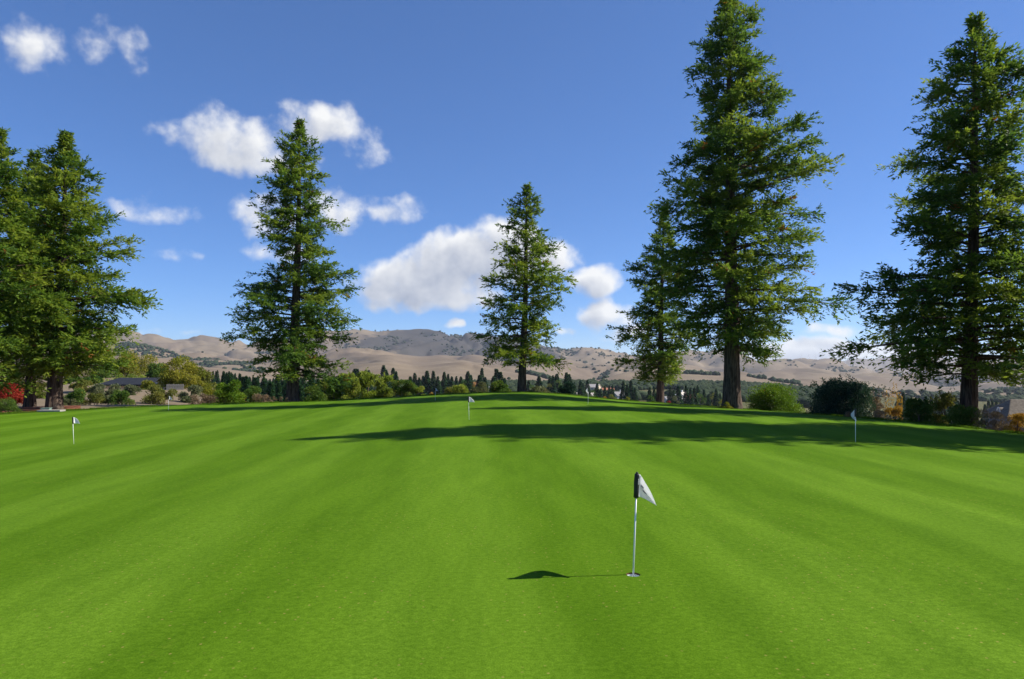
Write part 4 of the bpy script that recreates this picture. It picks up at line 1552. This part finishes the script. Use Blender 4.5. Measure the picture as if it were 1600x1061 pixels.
ORD = ('first', 'second', 'third', 'fourth', 'fifth', 'sixth', 'seventh', 'eighth', 'ninth', 'tenth', 'eleventh', 'twelfth', 'thirteenth', 'fourteenth', 'fifteenth', 'sixteenth', 'seventeenth')
CL = (
    (420, [(554, 571), (558, 572), (571, 574), (576, 575), (599, 571), (603, 575), (614, 575), (619, 583)],
     'dark conifers above the feathery shrubs', 'conifers over the feathery shrubs'),
    (400, [(641, 587), (648, 585), (655, 588), (661, 584), (667, 581), (677, 582), (684, 586), (694, 581), (700, 579), (706, 585), (713, 583), (720, 588), (731, 583), (736, 586), (749, 580), (753, 578), (758, 585)],
     'dark conifers between hedge and lone slim redwood', 'conifers left of the lone slim redwood'),
    (330, [(776, 577), (782, 578), (771, 582), (788, 584)],
     'tall conifers close behind the lone slim redwood', 'conifers behind the lone slim redwood'),
    (420, [(826, 590), (842, 589), (859, 585), (864, 584), (870, 587), (885, 583), (889, 586)],
     'dark conifers right of the lone slim redwood', 'conifers right of the lone slim redwood'),
    (440, [(907, 591), (911, 597), (918, 592), (933, 596), (938, 604), (945, 603), (952, 602), (957, 600)],
     'dark conifers among village houses and gold trees', 'village conifers'),
    (380, [(974, 595), (980, 594), (986, 594), (992, 600), (1015, 600), (1022, 603), (1047, 603), (1052, 606), (1060, 603)],
     'conifers seen under the short redwood', 'conifers under the short redwood'),
    (390, [(1072, 598), (1079, 600), (1085, 600), (1090, 602), (1100, 609), (1107, 612), (1113, 610), (1119, 607), (1125, 612)],
     'dark conifers just left of the tallest redwood trunk', 'conifers left of the tallest redwood trunk'),
    (360, [(1404, 616), (1411, 613), (1419, 616), (1428, 618), (1437, 615), (1446, 615), (1455, 618), (1463, 617), (1472, 618), (1484, 618), (1490, 616), (1496, 619)],
     'dark conifers behind shrubs left of the right redwood', 'conifers left of the right redwood'),
    (380, [(1538, 627), (1544, 625), (1550, 623), (1556, 625), (1561, 629)],
     'dark conifers above the gable of the shingled house', 'conifers above the shingled house'))
for D, lst, lab, grp in CL:
    for k, (px, yt) in enumerate(sorted(lst)):
        valley_conifer(px, D * rs.uniform(.93, 1.07), ORD[k] + ' from the left of the ' + lab, grp, ytop=yt - (2 if px < 890 else 0), wide=rs.uniform(1.0, 1.55 if px < 890 else 1.3))
# the wood on the slope below the left rim
k = 0
while k < 150:
    px = rs.uniform(318, 560)
    D = rs.uniform(120, 430)
    if px < 345 and D < 300:
        continue
    b = at(px, 600, D)
    z = ground_z(b.x, b.y)
    top = np.interp(px, [318, 340, 400, 440, 500, 560], [574, 577, 587, 585, 588, 588])
    hmax = at(px, top, D).z - z
    h = min(hmax * rs.uniform(.80, 1.0), rs.uniform(11, 17))
    if h < 6:
        continue
    valley_conifer(px, D, 'conifer of the dark wood on the slope left of the waisted redwood', 'conifers of the slope wood', h=h, wide=rs.uniform(.9, 1.2))
    k += 1


def blob_tree(name, px, ytop, wpx, D, mat, label, seed, group=None):
    shrub(name, label, 'tree', px, ytop, wpx, D, mat, seed, 900, .55, 'round', .2, 9, group=group, stems=3)


GT = 'autumn trees in the village'
RT = ((560, 584, 26, 'lf_green'), (633, 588, 24, 'lf_green'), (650, 592, 22, 'lf_olive'), (686, 592, 26, 'lf_green'), (707, 590, 20, 'lf_olive'), (725, 590, 26, 'lf_green'), (742, 592, 22, 'lf_gold'),
      (762, 588, 26, 'lf_green'), (834, 594, 24, 'lf_green'), (852, 592, 26, 'lf_olive'), (874, 590, 26, 'lf_green'), (898, 600, 22, 'lf_olive'), (922, 606, 20, 'lf_green'), (1094, 612, 22, 'lf_green'), (1116, 616, 20, 'lf_olive'))
for i, (px, yt, w, mt) in enumerate(RT):
    blob_tree('rounded_tree', px, yt - 7, w * 1.15, 360 + 23 * (i % 4), mt, ORD[i] + ' from the left of the rounded trees between the valley conifers', 240 + i, 'rounded trees of the valley')
for i, (px, yt, w, D, mt, lab) in enumerate((
        (664, 600, 16, 300, 'lf_gold', 'golden tree left of the white house in the hedge gap'),
        (675, 598, 14, 310, 'lf_gold', 'taller golden tree touching the white house in the hedge gap'),
        (910, 612, 14, 320, 'lf_gold', 'golden tree left of the distant flag'),
        (930, 611, 18, 320, 'lf_gold', 'wide golden tree right of the distant flag'),
        (947, 611, 14, 330, 'lf_gold', 'orange tinged tree in the village right of the distant flag'),
        (959, 605, 20, 340, 'lf_olive', 'ochre green tree beside the white house'),
        (979, 604, 18, 250, 'lf_yellow', 'yellow green tree left under the short redwood'),
        (1001, 607, 18, 240, 'lf_yellow', 'yellow green tree in the middle under the short redwood'),
        (1017, 599, 16, 250, 'lf_green', 'tall yellow green tree touching the short redwood trunk'),
        (1044, 618, 10, 330, 'lf_red', 'small red tree right of the short redwood trunk'),
        (1054, 610, 18, 350, 'lf_sage', 'pale tan green tree above the white house'),
        (1127, 615, 12, 300, 'lf_yellow', 'yellow green tree touching the tallest redwood trunk'),
        (590, 585, 24, 380, 'lf_green', 'round green tree between conifers above feathery shrubs'),
        (622, 584, 18, 380, 'lf_yellow', 'yellow green tree above the clipped hedge'),
        (800, 594, 20, 280, 'lf_green', 'green tree left behind the lone slim redwood trunk'))):
    blob_tree('village_tree', px, yt, w, D, mt, lab, 200 + i, GT)

# ------------------------------------------------------------------ oak groves on the far hills: one mass
def oak_groves():
    rng = np.random.default_rng(77)
    n = 230000
    D = 10 ** rng.uniform(math.log10(480), math.log10(5400), n)
    px = rng.uniform(120, 1700, n)
    x, y = (px - CX) / F_PX * D, D
    g = gully(x, y)
    big = fbm(x / 700, y / 700, 91, 4)
    p = np.clip(.50 - g, 0, 1) * 2.2 * (big > -.10) + .9 * (big > .46) + .0015
    p *= np.interp(D, [900, 1300, 2000, 5400], [.35, .45, .8, 1.0])
    mtn = np.interp(px, [480, 560, 640, 760, 850, 950], [0, .5, 1, 1.4, 1, .2]) * ss(D, 3000, 3400)
    p += mtn * np.clip(1.05 - g + big * .9, 0, 1) * .9
    # the wooded lowland on the right
    p += .55 * ss(px, 1270, 1340) * ss(D, 720, 800) * (1 - ss(D, 1050, 1350)) * (big > -.25)
    p += .25 * ss(px, 1180, 1280) * ss(D, 1800, 2200) * (1 - ss(D, 4300, 5000)) * (big > .12)
    # single named-by-eye copses on the front hills: px, D, spread px, spread D
    for (cx, cd, sx, sd, w) in ((322, 2300, 20, 180, .8), (336, 2250, 10, 80, .6), (380, 1750, 11, 50, .9), (395, 1850, 18, 60, .5), (868, 1380, 20, 60, .9), (862, 1250, 14, 50, .6),
                                (915, 1500, 16, 25, .6), (943, 1380, 12, 22, 1.0), (250, 2400, 10, 90, .5), (236, 3600, 20, 120, .4)):
        p += w * np.exp(-((px - cx) / sx) ** 2 - ((D - cd) / sd) ** 2)
    clu = fbm(x / 210, y / 300, 191, 3)
    p = p * np.clip((clu + .02) * 4.5, .04, 1.5)
    p += 1.6 * ss(px, 480, 560) * (1 - ss(px, 1220, 1320)) * ss(D, 490, 540) * (1 - ss(D, 820, 1000)) * (clu > -.18)
    keep = rng.uniform(size=n) < p * (D / 2600) ** .6 * .85
    x, y, D = x[keep], y[keep], D[keep]
    z = land(x, y)
    m = len(x)
    bm = bmesh.new()
    bmesh.ops.create_icosphere(bm, subdivisions=1, radius=1)
    bv = np.array([v.co for v in bm.verts])
    bf = np.array([[v.index for v in f.verts] for f in bm.faces])
    bm.free()
    r = rng.uniform(3.4, 6.8, m) * np.interp(D, [700, 2000, 5000], [.8, 1.0, 1.25])
    jit = 1 + rng.normal(0, .22, (m, len(bv)))
    V = bv[None] * jit[..., None] * r[:, None, None] * np.array([1.15, 1.15, .85])
    V[..., 2] += r[:, None] * .45
    V += np.stack([x, y, z], -1)[:, None]
    F = (bf[None] + (np.arange(m) * len(bv))[:, None, None]).reshape(-1, 3)
    t = np.repeat(np.clip(rng.normal(.3, .2, m), 0, .95), len(bv))
    o = mesh_np('oak_groves', V.reshape(-1, 3), [F], M['oak'], attrs={'tint': t})
    tag(o, 'dark oak groves and scrub scattered over the tan hills', 'trees', kind='stuff')
    print('oaks', m)


M['oak'] = leaf_mat('oak_mass', (.020, .034, .018), (.034, .050, .024), (.055, .068, .030), trans=.0, rough=.9)
oak_groves()

# ------------------------------------------------------------------ wind turbines on the far ridge
M['turbine'] = plain('turbine_white', (.78, .79, .80), .5, .3, 0, .02)
tw = None
for k, px in enumerate((1252, 1264, 1275, 1283, 1296, 1304, 1312, 1321, 1330, 1340)):
    D = 4480 + 40 * (k % 3)
    b = at(px, 560, D)
    z = ground_z(b.x, b.y)
    if tw is None:
        tw = empty('wind_turbine', (b.x, b.y, z))
        MB().tube([(0, 0, -3), (0, 0, 26)], [1.1, .7], 8).build('tower', M['turbine'], tw)
        MB().box((0, -.6, 26.6), (1.6, 3.4, 1.6)).build('nacelle', M['turbine'], tw)
        for q in range(3):
            a = q * 2.094 + .5
            MB().tube([(0, -2.4, 26.6), (math.sin(a) * 5, -2.4, 26.6 + math.cos(a) * 5), (math.sin(a) * 12, -2.4, 26.6 + math.cos(a) * 12)], [.5, .6, .12], 4).build('blade', M['turbine'], tw)
        o = tw
    else:
        o = copy_tree(tw)
        o.location = (b.x, b.y, z)
    o.rotation_euler = (0, 0, -.4 + .1 * (k % 4))
    tag(o, ('first', 'second', 'third', 'fourth', 'fifth', 'sixth', 'seventh', 'eighth', 'ninth', 'tenth')[k] + ' from the left of the tiny wind turbines on the ridge', 'wind turbine', 'wind turbines on the far ridge')

# ------------------------------------------------------------------ air
t = NT('haze_air')
pv = t.n('ShaderNodeVolumePrincipled')
pv.inputs['Color'].default_value = (.80, .88, 1.0, 1)
pv.inputs['Density'].default_value = HAZE
pv.inputs['Anisotropy'].default_value = .25
t.l(pv.outputs[0], t.out.inputs['Volume'])
zmin = min(v.co.z for v in bpy.data.objects['terrain'].data.vertices) - 1.5
zmax = max(v.co.z for v in bpy.data.objects['terrain'].data.vertices) + 60
o = MB().box((0, 0, (zmin + zmax) / 2), (28600, 28600, zmax - zmin)).build('haze', t.m)
tag(o, kind='stuff')
o['label'] = 'thin pale blue haze in the air over the valley'
